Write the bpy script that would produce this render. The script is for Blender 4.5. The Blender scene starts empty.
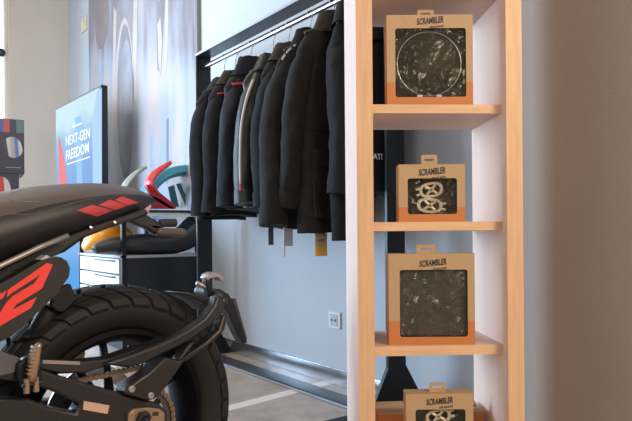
import bpy, bmesh, math, random
from mathutils import Vector, Matrix, noise
from mathutils.bvhtree import BVHTree
from mathutils.geometry import tessellate_polygon
random.seed(4)
S = bpy.context.scene
COL = S.collection

# ---------------------------------------------------------------- camera
F = 620.0; CX = 316.0; CY = 234.0; ROLL = 0.008; H = 0.77
cd = bpy.data.cameras.new('camera'); cam = bpy.data.objects.new('camera', cd); COL.objects.link(cam)
cd.sensor_width = 36.0; cd.lens = F / 632.0 * 36.0
cd.shift_y = (CY - 210.5) / 632.0
cc, ss = math.cos(ROLL), math.sin(ROLL)
cam.matrix_world = Matrix(((cc, ss, 0, 0), (0, 0, -1, 0), (-ss, cc, 0, H), (0, 0, 0, 1)))
S.camera = cam
cd.clip_start = 0.05

# ---------------------------------------------------------------- light
wd = bpy.data.worlds.new('world'); S.world = wd; wd.use_nodes = True
wd.node_tree.nodes['Background'].inputs[0].default_value = (0.86, 0.93, 1.0, 1)
wd.node_tree.nodes['Background'].inputs[1].default_value = 0.24

def area(name, loc, target, size, size_y, power, color):
    l = bpy.data.lights.new(name, 'AREA'); l.shape = 'RECTANGLE'; l.size = size; l.size_y = size_y
    l.energy = power; l.color = color
    o = bpy.data.objects.new(name, l); COL.objects.link(o); o.location = loc
    d = Vector(target) - Vector(loc)
    o.rotation_euler = d.to_track_quat('-Z', 'Y').to_euler()
    return o
area('daylight_shop_window_left', (-4.4, 3.7, 1.5), (0.3, 3.1, 0.7), 2.6, 2.6, 150, (0.64, 0.82, 1.0))
area('warm_ceiling_spots_front_right', (2.4, -1.2, 2.5), (0.3, 2.2, 0.9), 1.2, 1.2, 98, (1.0, 0.78, 0.56))
area('warm_fill_behind', (-1.6, -2.4, 2.4), (0.0, 2.5, 0.9), 2.5, 2.0, 36, (1.0, 0.88, 0.76))  # unseen warm fill lamp, added behind the camera
area('low_blue_fill_left', (-3.3, 3.9, 0.9), (0.4, 2.8, 0.3), 1.4, 1.2, 50, (0.36, 0.62, 1.0))  # blue lamp added to brighten the low wall behind the shelf
area('ceiling_light_panel', (-2.2, 3.2, 3.9), (-2.0, 4.6, 1.0), 2.4, 2.4, 46, (1.0, 0.86, 0.70))
S.view_settings.view_transform = 'Standard'; S.view_settings.look = 'None'
S.view_settings.exposure = 0.3; S.view_settings.gamma = 1.0
S.view_settings.use_curve_mapping = False

# ---------------------------------------------------------------- helpers
def ray(px, py):
    dx = px - CX; dy = CY - py
    return Vector(((cc * dx + ss * dy) / F, 1.0, (-ss * dx + cc * dy) / F))
def at(px, py, Y):
    r = ray(px, py) * Y
    return Vector((r.x, r.y, r.z + H))
class Frame:
    """a local frame standing on the floor: origin, z rotation"""
    def __init__(s, ox, oy, ang):
        s.o = Vector((ox, oy, 0)); s.a = ang
        s.x = Vector((math.cos(ang), math.sin(ang), 0)); s.y = Vector((-math.sin(ang), math.cos(ang), 0))
    def on_y(s, px, py, ly):      # where the sight line meets local plane y = ly  -> (x, z)
        r = ray(px, py); k = ly + s.o.dot(s.y)
        t = k / r.dot(s.y); p = r * t
        return ((p - s.o).dot(s.x), p.z + H)
    def on_x(s, px, py, lx):
        r = ray(px, py); k = lx + s.o.dot(s.x)
        t = k / r.dot(s.x); p = r * t
        return ((p - s.o).dot(s.y), p.z + H)
    def on_z(s, px, py, z):
        r = ray(px, py); t = (z - H) / r.z; p = r * t
        return ((p - s.o).dot(s.x), (p - s.o).dot(s.y))
    def w(s, x, y, z=0):
        return s.o + s.x * x + s.y * y + Vector((0, 0, z))
    def loc(s, p):
        q = p - s.o
        return Vector((q.dot(s.x), q.dot(s.y), p.z))
ANG = math.atan2(0.590, 0.807)
RK = Frame(0, 0, ANG)                                   # x = away from the room into the wall, y = along the wall
BK = Frame(-0.493, 1.513, math.atan2(-0.714, -0.700))   # motorcycle: x forward, y its left side
SH = Frame(0.0946, 1.42, math.atan2(0.0516, 0.9987))    # shelf unit

MATS = {}
def mat(name, col, rough=0.5, metal=0.0, var=0.0, vscale=20.0, bump=0.0, bscale=60.0, stretch=(1, 1, 1), emit=0, alpha=1, coat=0, spec=None):
    if name in MATS: return MATS[name]
    m = bpy.data.materials.new(name); m.use_nodes = True; MATS[name] = m
    nt = m.node_tree; b = nt.nodes['Principled BSDF']
    b.inputs['Base Color'].default_value = (*col, 1); b.inputs['Roughness'].default_value = rough
    b.inputs['Metallic'].default_value = metal
    if coat: b.inputs['Coat Weight'].default_value = coat
    if spec is not None: b.inputs['Specular IOR Level'].default_value = spec
    tc = nt.nodes.new('ShaderNodeTexCoord'); mp = nt.nodes.new('ShaderNodeMapping'); mp.inputs['Scale'].default_value = stretch
    nt.links.new(tc.outputs['Object'], mp.inputs['Vector'])
    n = nt.nodes.new('ShaderNodeTexNoise'); n.inputs['Scale'].default_value = vscale; n.inputs['Detail'].default_value = 5
    nt.links.new(mp.outputs[0], n.inputs['Vector'])
    r = nt.nodes.new('ShaderNodeValToRGB')
    r.color_ramp.elements[0].position = 0.3; r.color_ramp.elements[1].position = 0.7
    r.color_ramp.elements[0].color = (*[max(0, c * (1 - var)) for c in col], 1)
    r.color_ramp.elements[1].color = (*[min(1, c * (1 + var)) for c in col], 1)
    nt.links.new(n.outputs['Fac'], r.inputs['Fac']); nt.links.new(r.outputs['Color'], b.inputs['Base Color'])
    if bump:
        n2 = nt.nodes.new('ShaderNodeTexNoise'); n2.inputs['Scale'].default_value = bscale; n2.inputs['Detail'].default_value = 4
        nt.links.new(mp.outputs[0], n2.inputs['Vector'])
        bp = nt.nodes.new('ShaderNodeBump'); bp.inputs['Strength'].default_value = bump; bp.inputs['Distance'].default_value = 0.01
        nt.links.new(n2.outputs['Fac'], bp.inputs['Height']); nt.links.new(bp.outputs[0], b.inputs['Normal'])
    if emit:
        nt.links.new(r.outputs['Color'], b.inputs['Emission Color']); b.inputs['Emission Strength'].default_value = emit
    if alpha < 1: b.inputs['Alpha'].default_value = alpha
    return m

def obj(name, bm, m, parent=None, smooth=False, bevel=0, sub=0, autos=None):
    me = bpy.data.meshes.new(name)
    bmesh.ops.recalc_face_normals(bm, faces=bm.faces)
    bm.to_mesh(me); bm.free()
    o = bpy.data.objects.new(name, me); COL.objects.link(o)
    for mm in (m if isinstance(m, (list, tuple)) else [m]): me.materials.append(mm)
    if parent: o.parent = parent
    if smooth or bevel:
        for p in me.polygons: p.use_smooth = True
        if not smooth or autos: me.set_sharp_from_angle(angle=math.radians(autos or 35))
    if bevel:
        b = o.modifiers.new('bevel', 'BEVEL'); b.width = bevel; b.segments = 2; b.limit_method = 'ANGLE'; b.angle_limit = math.radians(35)
    if sub:
        s = o.modifiers.new('sub', 'SUBSURF'); s.levels = sub; s.render_levels = sub
    return o
def thing(name, label, cat, loc=(0, 0, 0), rotz=0, group=None):
    o = bpy.data.objects.new(name, None); COL.objects.link(o)
    o.location = loc; o.rotation_euler = (0, 0, rotz); o.empty_display_size = 0.05
    return tag(o, label, cat, group)
def tag(o, label, cat, group=None):
    o['label'] = label; o['category'] = cat
    if group: o['group'] = group
    return o
def struct(o): o['kind'] = 'structure'; return o

def B(): return bmesh.new()
def box(bm, x0, x1, y0, y1, z0, z1, M=None, mi=0):
    vs = [bm.verts.new(v) for v in ((x0,y0,z0),(x1,y0,z0),(x1,y1,z0),(x0,y1,z0),(x0,y0,z1),(x1,y0,z1),(x1,y1,z1),(x0,y1,z1))]
    if M is not None:
        for v in vs: v.co = M @ v.co
    for f in ((0,1,2,3),(7,6,5,4),(0,4,5,1),(1,5,6,2),(2,6,7,3),(3,7,4,0)):
        fc = bm.faces.new([vs[i] for i in f]); fc.material_index = mi
    return bm
def obox(bm, c, size, rot=None):
    M = Matrix.Translation(c) @ (rot.to_4x4() if rot else Matrix.Identity(4))
    x, y, z = [s / 2 for s in size]
    return box(bm, -x, x, -y, y, -z, z, M)
def tube(bm, pts, r, n=10, flat=None, closed=False):
    """pts list of Vector; r number or list; flat = (axis vector, factor) squeezes the section along axis"""
    pts = [Vector(p) for p in pts]; rings = []
    N = len(pts)
    up = Vector((0, 0, 1)); prev = None
    for i, p in enumerate(pts):
        if closed: d = pts[(i + 1) % N] - pts[i - 1]
        else: d = pts[min(i + 1, N - 1)] - pts[max(i - 1, 0)]
        d.normalize()
        if prev is None:
            a = up if abs(d.dot(up)) < 0.9 else Vector((1, 0, 0))
            s = d.cross(a).normalized()
        else:
            s = (prev - d * prev.dot(d)).normalized()
        prev = s; t = d.cross(s)
        rr = r[i] if isinstance(r, (list, tuple)) else r
        ring = []
        for k in range(n):
            a = 2 * math.pi * k / n
            o = s * math.cos(a) * rr + t * math.sin(a) * rr
            if flat: ax = Vector(flat[0]).normalized(); o -= ax * o.dot(ax) * (1 - flat[1])
            ring.append(bm.verts.new(p + o))
        rings.append(ring)
    M = N if closed else N - 1
    for i in range(M):
        a, b = rings[i], rings[(i + 1) % N]
        for k in range(n): bm.faces.new((a[k], a[(k + 1) % n], b[(k + 1) % n], b[k]))
    if not closed:
        bm.faces.new(rings[0][::-1]); bm.faces.new(rings[-1])
    return bm
def prism(bm, poly, fn, d0, d1):
    """poly: list of 2D points; fn(a,b,d) -> 3D; extruded from d0 to d1"""
    lo = [bm.verts.new(fn(a, b, d0)) for a, b in poly]; hi = [bm.verts.new(fn(a, b, d1)) for a, b in poly]
    tri = tessellate_polygon([[Vector((a, b, 0)) for a, b in poly]])
    for t in tri:
        try: bm.faces.new([lo[i] for i in t]); bm.faces.new([hi[i] for i in reversed(t)])
        except ValueError: pass
    n = len(poly)
    for i in range(n): bm.faces.new((lo[i], lo[(i + 1) % n], hi[(i + 1) % n], hi[i]))
    bmesh.ops.dissolve_limit(bm, angle_limit=0.001, verts=bm.verts, edges=bm.edges)
    return bm
def lathe(bm, prof, n=32, axis='y', c=(0, 0, 0), closed=False):
    """prof: (radius, along axis)"""
    rings = []; c = Vector(c)
    for r, h in prof:
        ring = []
        for k in range(n):
            a = 2 * math.pi * k / n; x, y = math.cos(a) * r, math.sin(a) * r
            v = (x, h, y) if axis == 'y' else ((x, y, h) if axis == 'z' else (h, x, y))
            ring.append(bm.verts.new(c + Vector(v)))
        rings.append(ring)
    m = len(rings)
    for i in range(m if closed else m - 1):
        a, b = rings[i], rings[(i + 1) % m]
        for k in range(n): bm.faces.new((a[k], a[(k + 1) % n], b[(k + 1) % n], b[k]))
    if not closed:
        if prof[0][0] > 1e-6: bm.faces.new(rings[0][::-1])
        if prof[-1][0] > 1e-6: bm.faces.new(rings[-1])
    return bm
def loft(bm, rings, cap=True):
    R = [[bm.verts.new(p) for p in ring] for ring in rings]; n = len(R[0])
    for a, b in zip(R, R[1:]):
        for k in range(n): bm.faces.new((a[k], a[(k + 1) % n], b[(k + 1) % n], b[k]))
    if cap: bm.faces.new(R[0][::-1]); bm.faces.new(R[-1])
    return bm
def text(string, m, parent, name, origin, xdir, zdir, width, height, lift=0.0006, shear=0.0, bold=0.0, centre=True):
    """flat lettering: width and height in metres; origin = centre of its box"""
    cu = bpy.data.curves.new('t', 'FONT'); cu.body = string; cu.offset = bold; cu.shear = shear; cu.resolution_u = 3
    to = bpy.data.objects.new('t', cu); COL.objects.link(to)
    dg = bpy.context.evaluated_depsgraph_get(); me = bpy.data.meshes.new_from_object(to.evaluated_get(dg))
    bpy.data.objects.remove(to)
    xs = [v.co.x for v in me.vertices]; ys = [v.co.y for v in me.vertices]
    x0, x1, y0, y1 = min(xs), max(xs), min(ys), max(ys)
    X = Vector(xdir).normalized(); Z = Vector(zdir).normalized(); N = X.cross(Z).normalized()
    for v in me.vertices:
        a = ((v.co.x - x0) / (x1 - x0) - 0.5) * width; b = ((v.co.y - y0) / (y1 - y0) - 0.5) * height
        v.co = Vector(origin) + X * a + Z * b + N * lift
    me.materials.clear(); me.materials.append(m); me.name = name
    o = bpy.data.objects.new(name, me); COL.objects.link(o)
    if parent: o.parent = parent
    return o

# ---------------------------------------------------------------- materials
wall_m = mat('wall_paint', (0.54, 0.59, 0.65), 0.75, var=0.03, vscale=2, bump=0.05, bscale=120)
pil_m = mat('pillar_paint', (0.62, 0.565, 0.51), 0.8, var=0.03, vscale=3, bump=0.05, bscale=150)
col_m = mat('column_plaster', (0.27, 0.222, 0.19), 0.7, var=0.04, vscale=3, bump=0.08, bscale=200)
black_m = mat('black_steel', (0.012, 0.013, 0.016), 0.38, 0.3, bump=0.03, bscale=200)
edge_m = mat('black_steel_sheen', (0.02, 0.024, 0.03), 0.22, 0.5)
steel_m = mat('brushed_steel', (0.62, 0.62, 0.63), 0.22, 1.0, var=0.05, vscale=60)
base_m = mat('baseboard_metal', (0.66, 0.70, 0.74), 0.18, 0.9, var=0.1, vscale=8, stretch=(1, 0.2, 4))
maple_m = mat('maple_edge', (0.66, 0.41, 0.235), 0.45, var=0.10, vscale=14, stretch=(6, 6, 0.6))
lam_m = mat('pale_laminate', (0.86, 0.67, 0.57), 0.5, var=0.03, vscale=10, stretch=(3, 3, 0.4))
kraft_m = None

# floor with pale stripe
fm = bpy.data.materials.new('floor_stone'); fm.use_nodes = True
nt = fm.node_tree; b = nt.nodes['Principled BSDF']; b.inputs['Roughness'].default_value = 0.42
geo = nt.nodes.new('ShaderNodeNewGeometry')
mp = nt.nodes.new('ShaderNodeMapping'); mp.inputs['Scale'].default_value = (1.0, 1.0, 1); mp.inputs['Rotation'].default_value = (0, 0, -0.8)
nt.links.new(geo.outputs['Position'], mp.inputs['Vector'])
n = nt.nodes.new('ShaderNodeTexNoise'); n.inputs['Scale'].default_value = 7; n.inputs['Detail'].default_value = 9; n.inputs['Roughness'].default_value = 0.7
nt.links.new(mp.outputs[0], n.inputs['Vector'])
r = nt.nodes.new('ShaderNodeValToRGB'); r.color_ramp.elements[0].position = 0.32; r.color_ramp.elements[1].position = 0.68
r.color_ramp.elements[0].color = (0.34, 0.265, 0.215, 1); r.color_ramp.elements[1].color = (0.56, 0.46, 0.385, 1)
nt.links.new(n.outputs['Fac'], r.inputs['Fac'])
def wp(px, py): q = ray(px, py); t = -H / q.z; return Vector((q.x * t, q.y * t, 0))
sa, sb = wp(219, 410.5), wp(300, 389.5)
sd = (sb - sa).normalized(); sn = Vector((-sd.y, sd.x, 0))
dt = nt.nodes.new('ShaderNodeVectorMath'); dt.operation = 'DOT_PRODUCT'; dt.inputs[1].default_value = Matrix.Rotation(-ANG, 3, 'Z') @ sn
nt.links.new(geo.outputs['Position'], dt.inputs[0])
s1 = nt.nodes.new('ShaderNodeMath'); s1.operation = 'SUBTRACT'; s1.inputs[1].default_value = sa.dot(sn); nt.links.new(dt.outputs['Value'], s1.inputs[0])
wr = nt.nodes.new('ShaderNodeMath'); wr.operation = 'WRAP'; wr.inputs[1].default_value = -0.6; wr.inputs[2].default_value = 0.6; nt.links.new(s1.outputs[0], wr.inputs[0])
ab = nt.nodes.new('ShaderNodeMath'); ab.operation = 'ABSOLUTE'; nt.links.new(wr.outputs[0], ab.inputs[0])
lt = nt.nodes.new('ShaderNodeMath'); lt.operation = 'LESS_THAN'; lt.inputs[1].default_value = 0.036; nt.links.new(ab.outputs[0], lt.inputs[0])
mx = nt.nodes.new('ShaderNodeMix'); mx.data_type = 'RGBA'; nt.links.new(lt.outputs[0], mx.inputs['Factor'])
nt.links.new(r.outputs['Color'], mx.inputs['A']); mx.inputs['B'].default_value = (0.88, 0.78, 0.70, 1)
nt.links.new(mx.outputs['Result'], b.inputs['Base Color'])

# ---------------------------------------------------------------- room shell
WN = 1.9545       # wall plane: rack-frame x
UC = 7.54         # corner with the far wall
bm = B()
vs = [bm.verts.new(v) for v in ((-5, -3, 0), (4.5, -3, 0), (4.5, 9, 0), (-5, 9, 0))]; bm.faces.new(vs)
r_ = bmesh.ops.extrude_face_region(bm, geom=bm.faces[:])
for v in [g for g in r_['geom'] if isinstance(g, bmesh.types.BMVert)]: v.co.z = -0.1
struct(obj('floor', bm, fm))
def rk_box(name, x0, x1, y0, y1, z0, z1, m, bevel=0):
    o = obj(name, box(B(), x0, x1, y0, y1, z0, z1), m, bevel=bevel); o.rotation_euler = (0, 0, ANG); return o
struct(rk_box('wall_back', WN, WN + 0.15, -1.5, UC, 0, 4.2, wall_m))
# far wall: pillar, then window with frame
sP = 0.635
struct(rk_box('wall_left', WN - sP, WN + 0.15, UC, UC + 0.3, 0, 4.2, pil_m, bevel=0.006))
wf = mat('window_frame_paint', (0.75, 0.72, 0.68), 0.5)
win = thing('window_1', '', ''); del win['label'], win['category']; struct(win)
win.rotation_euler = (0, 0, ANG)
bm = B(); box(bm, WN - sP - 2.4, WN - sP, UC + 0.05, UC + 0.25, 0, 0.5); box(bm, WN - sP - 2.4, WN - sP, UC + 0.05, UC + 0.25, 3.9, 4.2)
for k in (0, 1.16, 2.33): box(bm, WN - sP - 0.03 - k, WN - sP - k, UC + 0.08, UC + 0.2, 0.5, 3.9)
obj('window_frame', bm, wf, win)
glass = bpy.data.materials.new('window_glass'); glass.use_nodes = True
gb = glass.node_tree.nodes['Principled BSDF']; gb.inputs['Roughness'].default_value = 0.02; gb.inputs['Alpha'].default_value = 0.06
obj('pane', box(B(), WN - sP - 2.33, WN - sP - 0.03, UC + 0.14, UC + 0.146, 0.5, 3.9), glass, win)
sky_m = mat('bright_sky_behind_glass', (0.82, 0.9, 1.0), 0.9, emit=2.2)
g = rk_box('sky_backdrop', WN - sP - 4.5, WN + 1, UC + 2.5, UC + 2.55, -0.1, 6, sky_m); g['kind'] = 'structure'; g.name = 'sky_panel_1'  # glowing panel added outside the window as the overexposed sky
# baseboard of the back wall
struct(rk_box('baseboard_back', WN - 0.018, WN, -1.5, UC, 0.0, 0.085, base_m, bevel=0.002))
# rounded column on the right
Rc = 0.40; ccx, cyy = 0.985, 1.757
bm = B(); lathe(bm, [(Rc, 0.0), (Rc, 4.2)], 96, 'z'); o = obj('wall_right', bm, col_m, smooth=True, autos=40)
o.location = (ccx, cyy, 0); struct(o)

# ---------------------------------------------------------------- wall switch, socket, knob
def rk_at_wall(px, py, off=0.0): return RK.on_x(px, py, WN - off)
y0, z0 = rk_at_wall(84.5, 25)
sw = thing('light_switch', 'small cream light switch high on the wall left of the banner', 'light switch', RK.w(WN, y0, z0), ANG)
cream = mat('cream_plastic', (0.72, 0.60, 0.44), 0.4)
obj('plate', box(B(), -0.014, 0, -0.1, 0.1, -0.075, 0.075), cream, sw, bevel=0.004)
obj('rocker', box(B(), -0.022, -0.014, -0.04, 0.04, -0.04, 0.04), mat('cream_rocker', (0.8, 0.7, 0.55), 0.35), sw, bevel=0.003)
y0, z0 = rk_at_wall(335.5, 320)
so = thing('power_socket', 'white wall power socket below the hanging jackets', 'socket', RK.w(WN, y0, z0), ANG)
wp_m = mat('white_plastic', (0.78, 0.78, 0.78), 0.35)
obj('plate', box(B(), -0.010, 0, -0.048, 0.048, -0.042, 0.042), wp_m, so, bevel=0.003)
obj('socket_insert', box(B(), -0.013, -0.009, -0.030, 0.030, -0.030, 0.030), mat('socket_grey', (0.5, 0.52, 0.55), 0.4), so, bevel=0.002)
dkp = mat('dark_hole', (0.02, 0.02, 0.02), 0.6)
for q in (-0.014, 0.014): obj('hole', lathe(B(), [(0.006, -0.0145), (0.006, -0.012)], 12, 'x', (0, q, 0)), dkp, so)

# ---------------------------------------------------------------- banner on the wall
pm = bpy.data.materials.new('printed_banner'); pm.use_nodes = True
nt = pm.node_tree; b = nt.nodes['Principled BSDF']; b.inputs['Roughness'].default_value = 0.35
tc = nt.nodes.new('ShaderNodeTexCoord'); mp = nt.nodes.new('ShaderNodeMapping'); mp.inputs['Scale'].default_value = (1, 2.4, 0.5)
nt.links.new(tc.outputs['Object'], mp.inputs['Vector'])
n = nt.nodes.new('ShaderNodeTexNoise'); n.inputs['Scale'].default_value = 1.6; n.inputs['Detail'].default_value = 4; n.inputs['Distortion'].default_value = 0.8
nt.links.new(mp.outputs[0], n.inputs['Vector'])
r1 = nt.nodes.new('ShaderNodeValToRGB')
for i, (p, c) in enumerate(((0.3, (0.13, 0.12, 0.14)), (0.45, (0.22, 0.215, 0.26)), (0.55, (0.29, 0.30, 0.36)), (0.7, (0.38, 0.37, 0.38)))):
    e = r1.color_ramp.elements[i] if i < 2 else r1.color_ramp.elements.new(p)
    e.position = p; e.color = (*c, 1)
r2 = nt.nodes.new('ShaderNodeValToRGB')
for i, (p, c) in enumerate(((0.3, (0.17, 0.27, 0.43)), (0.45, (0.30, 0.36, 0.46)), (0.55, (0.40, 0.39, 0.42)), (0.7, (0.48, 0.40, 0.37)))):
    e = r2.color_ramp.elements[i] if i < 2 else r2.color_ramp.elements.new(p)
    e.position = p; e.color = (*c, 1)
nt.links.new(n.outputs['Fac'], r1.inputs['Fac']); nt.links.new(n.outputs['Fac'], r2.inputs['Fac'])
sx = nt.nodes.new('ShaderNodeSeparateXYZ'); nt.links.new(tc.outputs['Object'], sx.inputs[0])
mr = nt.nodes.new('ShaderNodeMapRange'); mr.inputs['From Min'].default_value = 1.9; mr.inputs['From Max'].default_value = 2.1
n3 = nt.nodes.new('ShaderNodeMath'); n3.operation = 'MULTIPLY_ADD'; n3.inputs[1].default_value = -0.28; nt.links.new(sx.outputs['Y'], n3.inputs[0]); nt.links.new(sx.outputs['Z'], n3.inputs[2])
nt.links.new(n3.outputs[0], mr.inputs['Value'])
mx = nt.nodes.new('ShaderNodeMix'); mx.data_type = 'RGBA'; nt.links.new(mr.outputs[0], mx.inputs['Factor'])
nt.links.new(r2.outputs[0], mx.inputs['A']); nt.links.new(r1.outputs[0], mx.inputs['B']); nt.links.new(mx.outputs['Result'], b.inputs['Base Color'])
yl, _ = rk_at_wall(91.5, 150); yr, _ = rk_at_wall(200, 150)
ban = thing('wall_banner', 'tall pale blue and grey printed banner on the wall behind the screen', 'banner', RK.w(WN, yr, 0), ANG)
obj('printed_sheet', box(B(), -0.02, -0.001, 0, yl - yr, 0.25, 3.9), pm, ban)
obj('edge_strip', box(B(), -0.03, -0.001, -0.03, 0, 0.25, 3.9), mat('banner_edge', (0.22, 0.21, 0.2), 0.4, 0.2), ban)
def prn(pts, m, nm='print_shape', k=0):
    poly = [(rk_at_wall(x, y)[0] - yr, rk_at_wall(x, y)[1]) for x, y in pts]
    obj(nm, prism(B(), poly, lambda a, b, d: Vector((d, a, b)), -0.0205 - k * 0.001, -0.0215 - k * 0.001), m, ban)
pw = mat('print_white', (0.47, 0.43, 0.41), 0.35, var=0.08, vscale=5); pg = mat('print_grey', (0.18, 0.18, 0.22), 0.35, var=0.2, vscale=6)
pb = mat('print_brown', (0.19, 0.16, 0.16), 0.35, var=0.15, vscale=5); ppk = mat('print_pink', (0.80, 0.60, 0.60), 0.35, var=0.1, vscale=4)
pbl = mat('print_blue', (0.38, 0.56, 0.82), 0.35, var=0.12, vscale=5)
prn([(97, 0), (110, 0), (111, 14), (109, 34), (105, 48), (101, 50), (98, 40), (97, 18)], pb)
prn([(116, 8), (119, 12), (118, 60), (117, 130), (114, 130), (115, 60)], pw)
prn([(112, 0), (120, 0), (118, 8), (115, 6)], pg, k=1)
prn([(136, 0), (140, 0), (139, 70), (140, 100), (136, 100), (135, 40)], pw)
def lens(cx, cy, hw, hh, t_, m, k):
    n_ = 20; o1 = [(cx + hw * math.sin(math.pi * 2 * i / n_), cy - hh * math.cos(math.pi * 2 * i / n_)) for i in range(n_)]
    prn(o1, m, k=k)
lens(127, 100, 9.5, 82, 0, pw, 0); lens(127.5, 102, 8.2, 78, 0, pg, 1); lens(129, 105, 6.5, 66, 0, mat('print_slate', (0.24, 0.26, 0.33), 0.35, var=0.25, vscale=4), 2)
prn([(160, 5), (163, 0), (167, 0), (165, 40), (163, 74), (160, 70), (159, 30)], pg)
prn([(160, 25), (163, 18), (165, 40), (163, 76), (161, 60)], pw, k=1)
prn([(168, 0), (171, 0), (170, 60), (168, 75), (167, 50)], pw)
prn([(169, 120), (171, 118), (171, 180), (169, 185)], pg)

# ---------------------------------------------------------------- digital screen
o_s = at(101.5, 234, 5.2)
SC = Frame(o_s.x, o_s.y, math.atan2(-0.774, 0.632))
scr = thing('digital_signage_screen', 'tall lit blue advertising screen reading NEXT-GEN FREEDOM behind the motorcycle seat', 'screen', SC.o, SC.a)
ztop = at(103, 85, 5.2).z
obj('stand', box(B(), -1.0, -0.2, -0.10, 0.2, 0, 0.06), black_m, scr, bevel=0.004)
obj('housing', box(B(), -1.22, 0.02, 0.0, 0.055, 0.06, ztop), mat('screen_housing', (0.006, 0.007, 0.009), 0.3), scr, bevel=0.003)
sm = bpy.data.materials.new('screen_image'); sm.use_nodes = True
nt = sm.node_tree; b = nt.nodes['Principled BSDF']; b.inputs['Roughness'].default_value = 0.3; b.inputs['Base Color'].default_value = (0.01, 0.01, 0.01, 1); b.inputs['Specular IOR Level'].default_value = 0.05
tc = nt.nodes.new('ShaderNodeTexCoord'); sx = nt.nodes.new('ShaderNodeSeparateXYZ'); nt.links.new(tc.outputs['Object'], sx.inputs[0])
n = nt.nodes.new('ShaderNodeTexNoise'); n.inputs['Scale'].default_value = 2.0; nt.links.new(tc.outputs['Object'], n.inputs['Vector'])
ad = nt.nodes.new('ShaderNodeMath'); ad.operation = 'MULTIPLY_ADD'; ad.inputs[1].default_value = 0.22
nt.links.new(n.outputs['Fac'], ad.inputs[0])
mr = nt.nodes.new('ShaderNodeMapRange'); mr.inputs['From Min'].default_value = 0.0; mr.inputs['From Max'].default_value = 2.1; nt.links.new(sx.outputs['Z'], mr.inputs['Value'])
nt.links.new(mr.outputs[0], ad.inputs[2])
r = nt.nodes.new('ShaderNodeValToRGB')
for i, (p, c) in enumerate(((0.3, (0.08, 0.36, 0.80)), (0.74, (0.11, 0.30, 0.66)), (0.90, (0.22, 0.42, 0.68)), (1.0, (0.50, 0.72, 0.80)))):
    e = r.color_ramp.elements[i] if i < 2 else r.color_ramp.elements.new(min(p, 1)); e.position = min(p, 1); e.color = (*c, 1)
nt.links.new(ad.outputs[0], r.inputs['Fac'])
nt.links.new(r.outputs[0], b.inputs['Emission Color']); b.inputs['Emission Strength'].default_value = 0.80
obj('display', box(B(), -1.205, -0.02, -0.003, 0.001, 0.09, ztop - 0.02), sm, scr)
def em(name, c, s=1.0):
    m = mat(name, c, 0.3, emit=s, spec=0.05); nt_ = m.node_tree; b_ = nt_.nodes['Principled BSDF']
    for l in list(nt_.links):
        if l.to_socket == b_.inputs['Base Color']: nt_.links.remove(l)
    b_.inputs['Base Color'].default_value = (0.01, 0.01, 0.01, 1); return m
def scr_poly(nm, pts, m, k=1):
    poly = [SC.on_y(x, y, -0.004) for x, y in pts]
    obj(nm, prism(B(), poly, lambda a, b, d: Vector((a, d, b)), -0.0035, -0.0035 - 0.001 * k), m, scr)
zl = ztop - 0.02
scr_poly('red_stripe', [(58.8, 135), (62.5, 150), (66, 172), (69, 245), (61, 245), (58.8, 220)], em('screen_red', (0.62, 0.08, 0.10)))
scr_poly('pale_band', [(92, 125), (97, 91), (101.8, 88), (101.8, 240), (94, 240)], em('screen_pale', (0.28, 0.46, 0.68)), 1)
scr_poly('pale_figure', [(75, 118), (80, 116), (84, 130), (82, 170), (84, 200), (78, 200), (76, 160)], em('screen_pale_blue', (0.18, 0.38, 0.66)), 1.3)
wt = em('screen_white', (0.95, 0.97, 1.0), 1.0)
def scr_text(s, pxl, pyl, pxr, pyr, h, nm, bold=0.02):
    xa, za = SC.on_y(pxl, pyl, 0); xb, zb = SC.on_y(pxr, pyr, 0)
    text(s, wt, scr, nm, ((xa + xb) / 2, -0.0055, (za + zb) / 2), (1, 0, (zb - za) / (xb - xa)), (0, 0, 1), xb - xa, h, 0, bold=bold)
scr_text('NEXT-GEN', 66.5, 141.5, 90.5, 132.5, 0.092, 'lettering', 0.008)
scr_text('FREEDOM', 66.5, 156, 89.5, 147, 0.092, 'lettering', 0.008)
scr_poly('small_print', [(73, 126), (82, 122.5), (82, 124), (73, 127.5)], wt, 3)
scr_poly('small_print', [(67, 163.8), (90, 156.4), (90, 157.4), (67, 164.8)], wt, 3)

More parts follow.
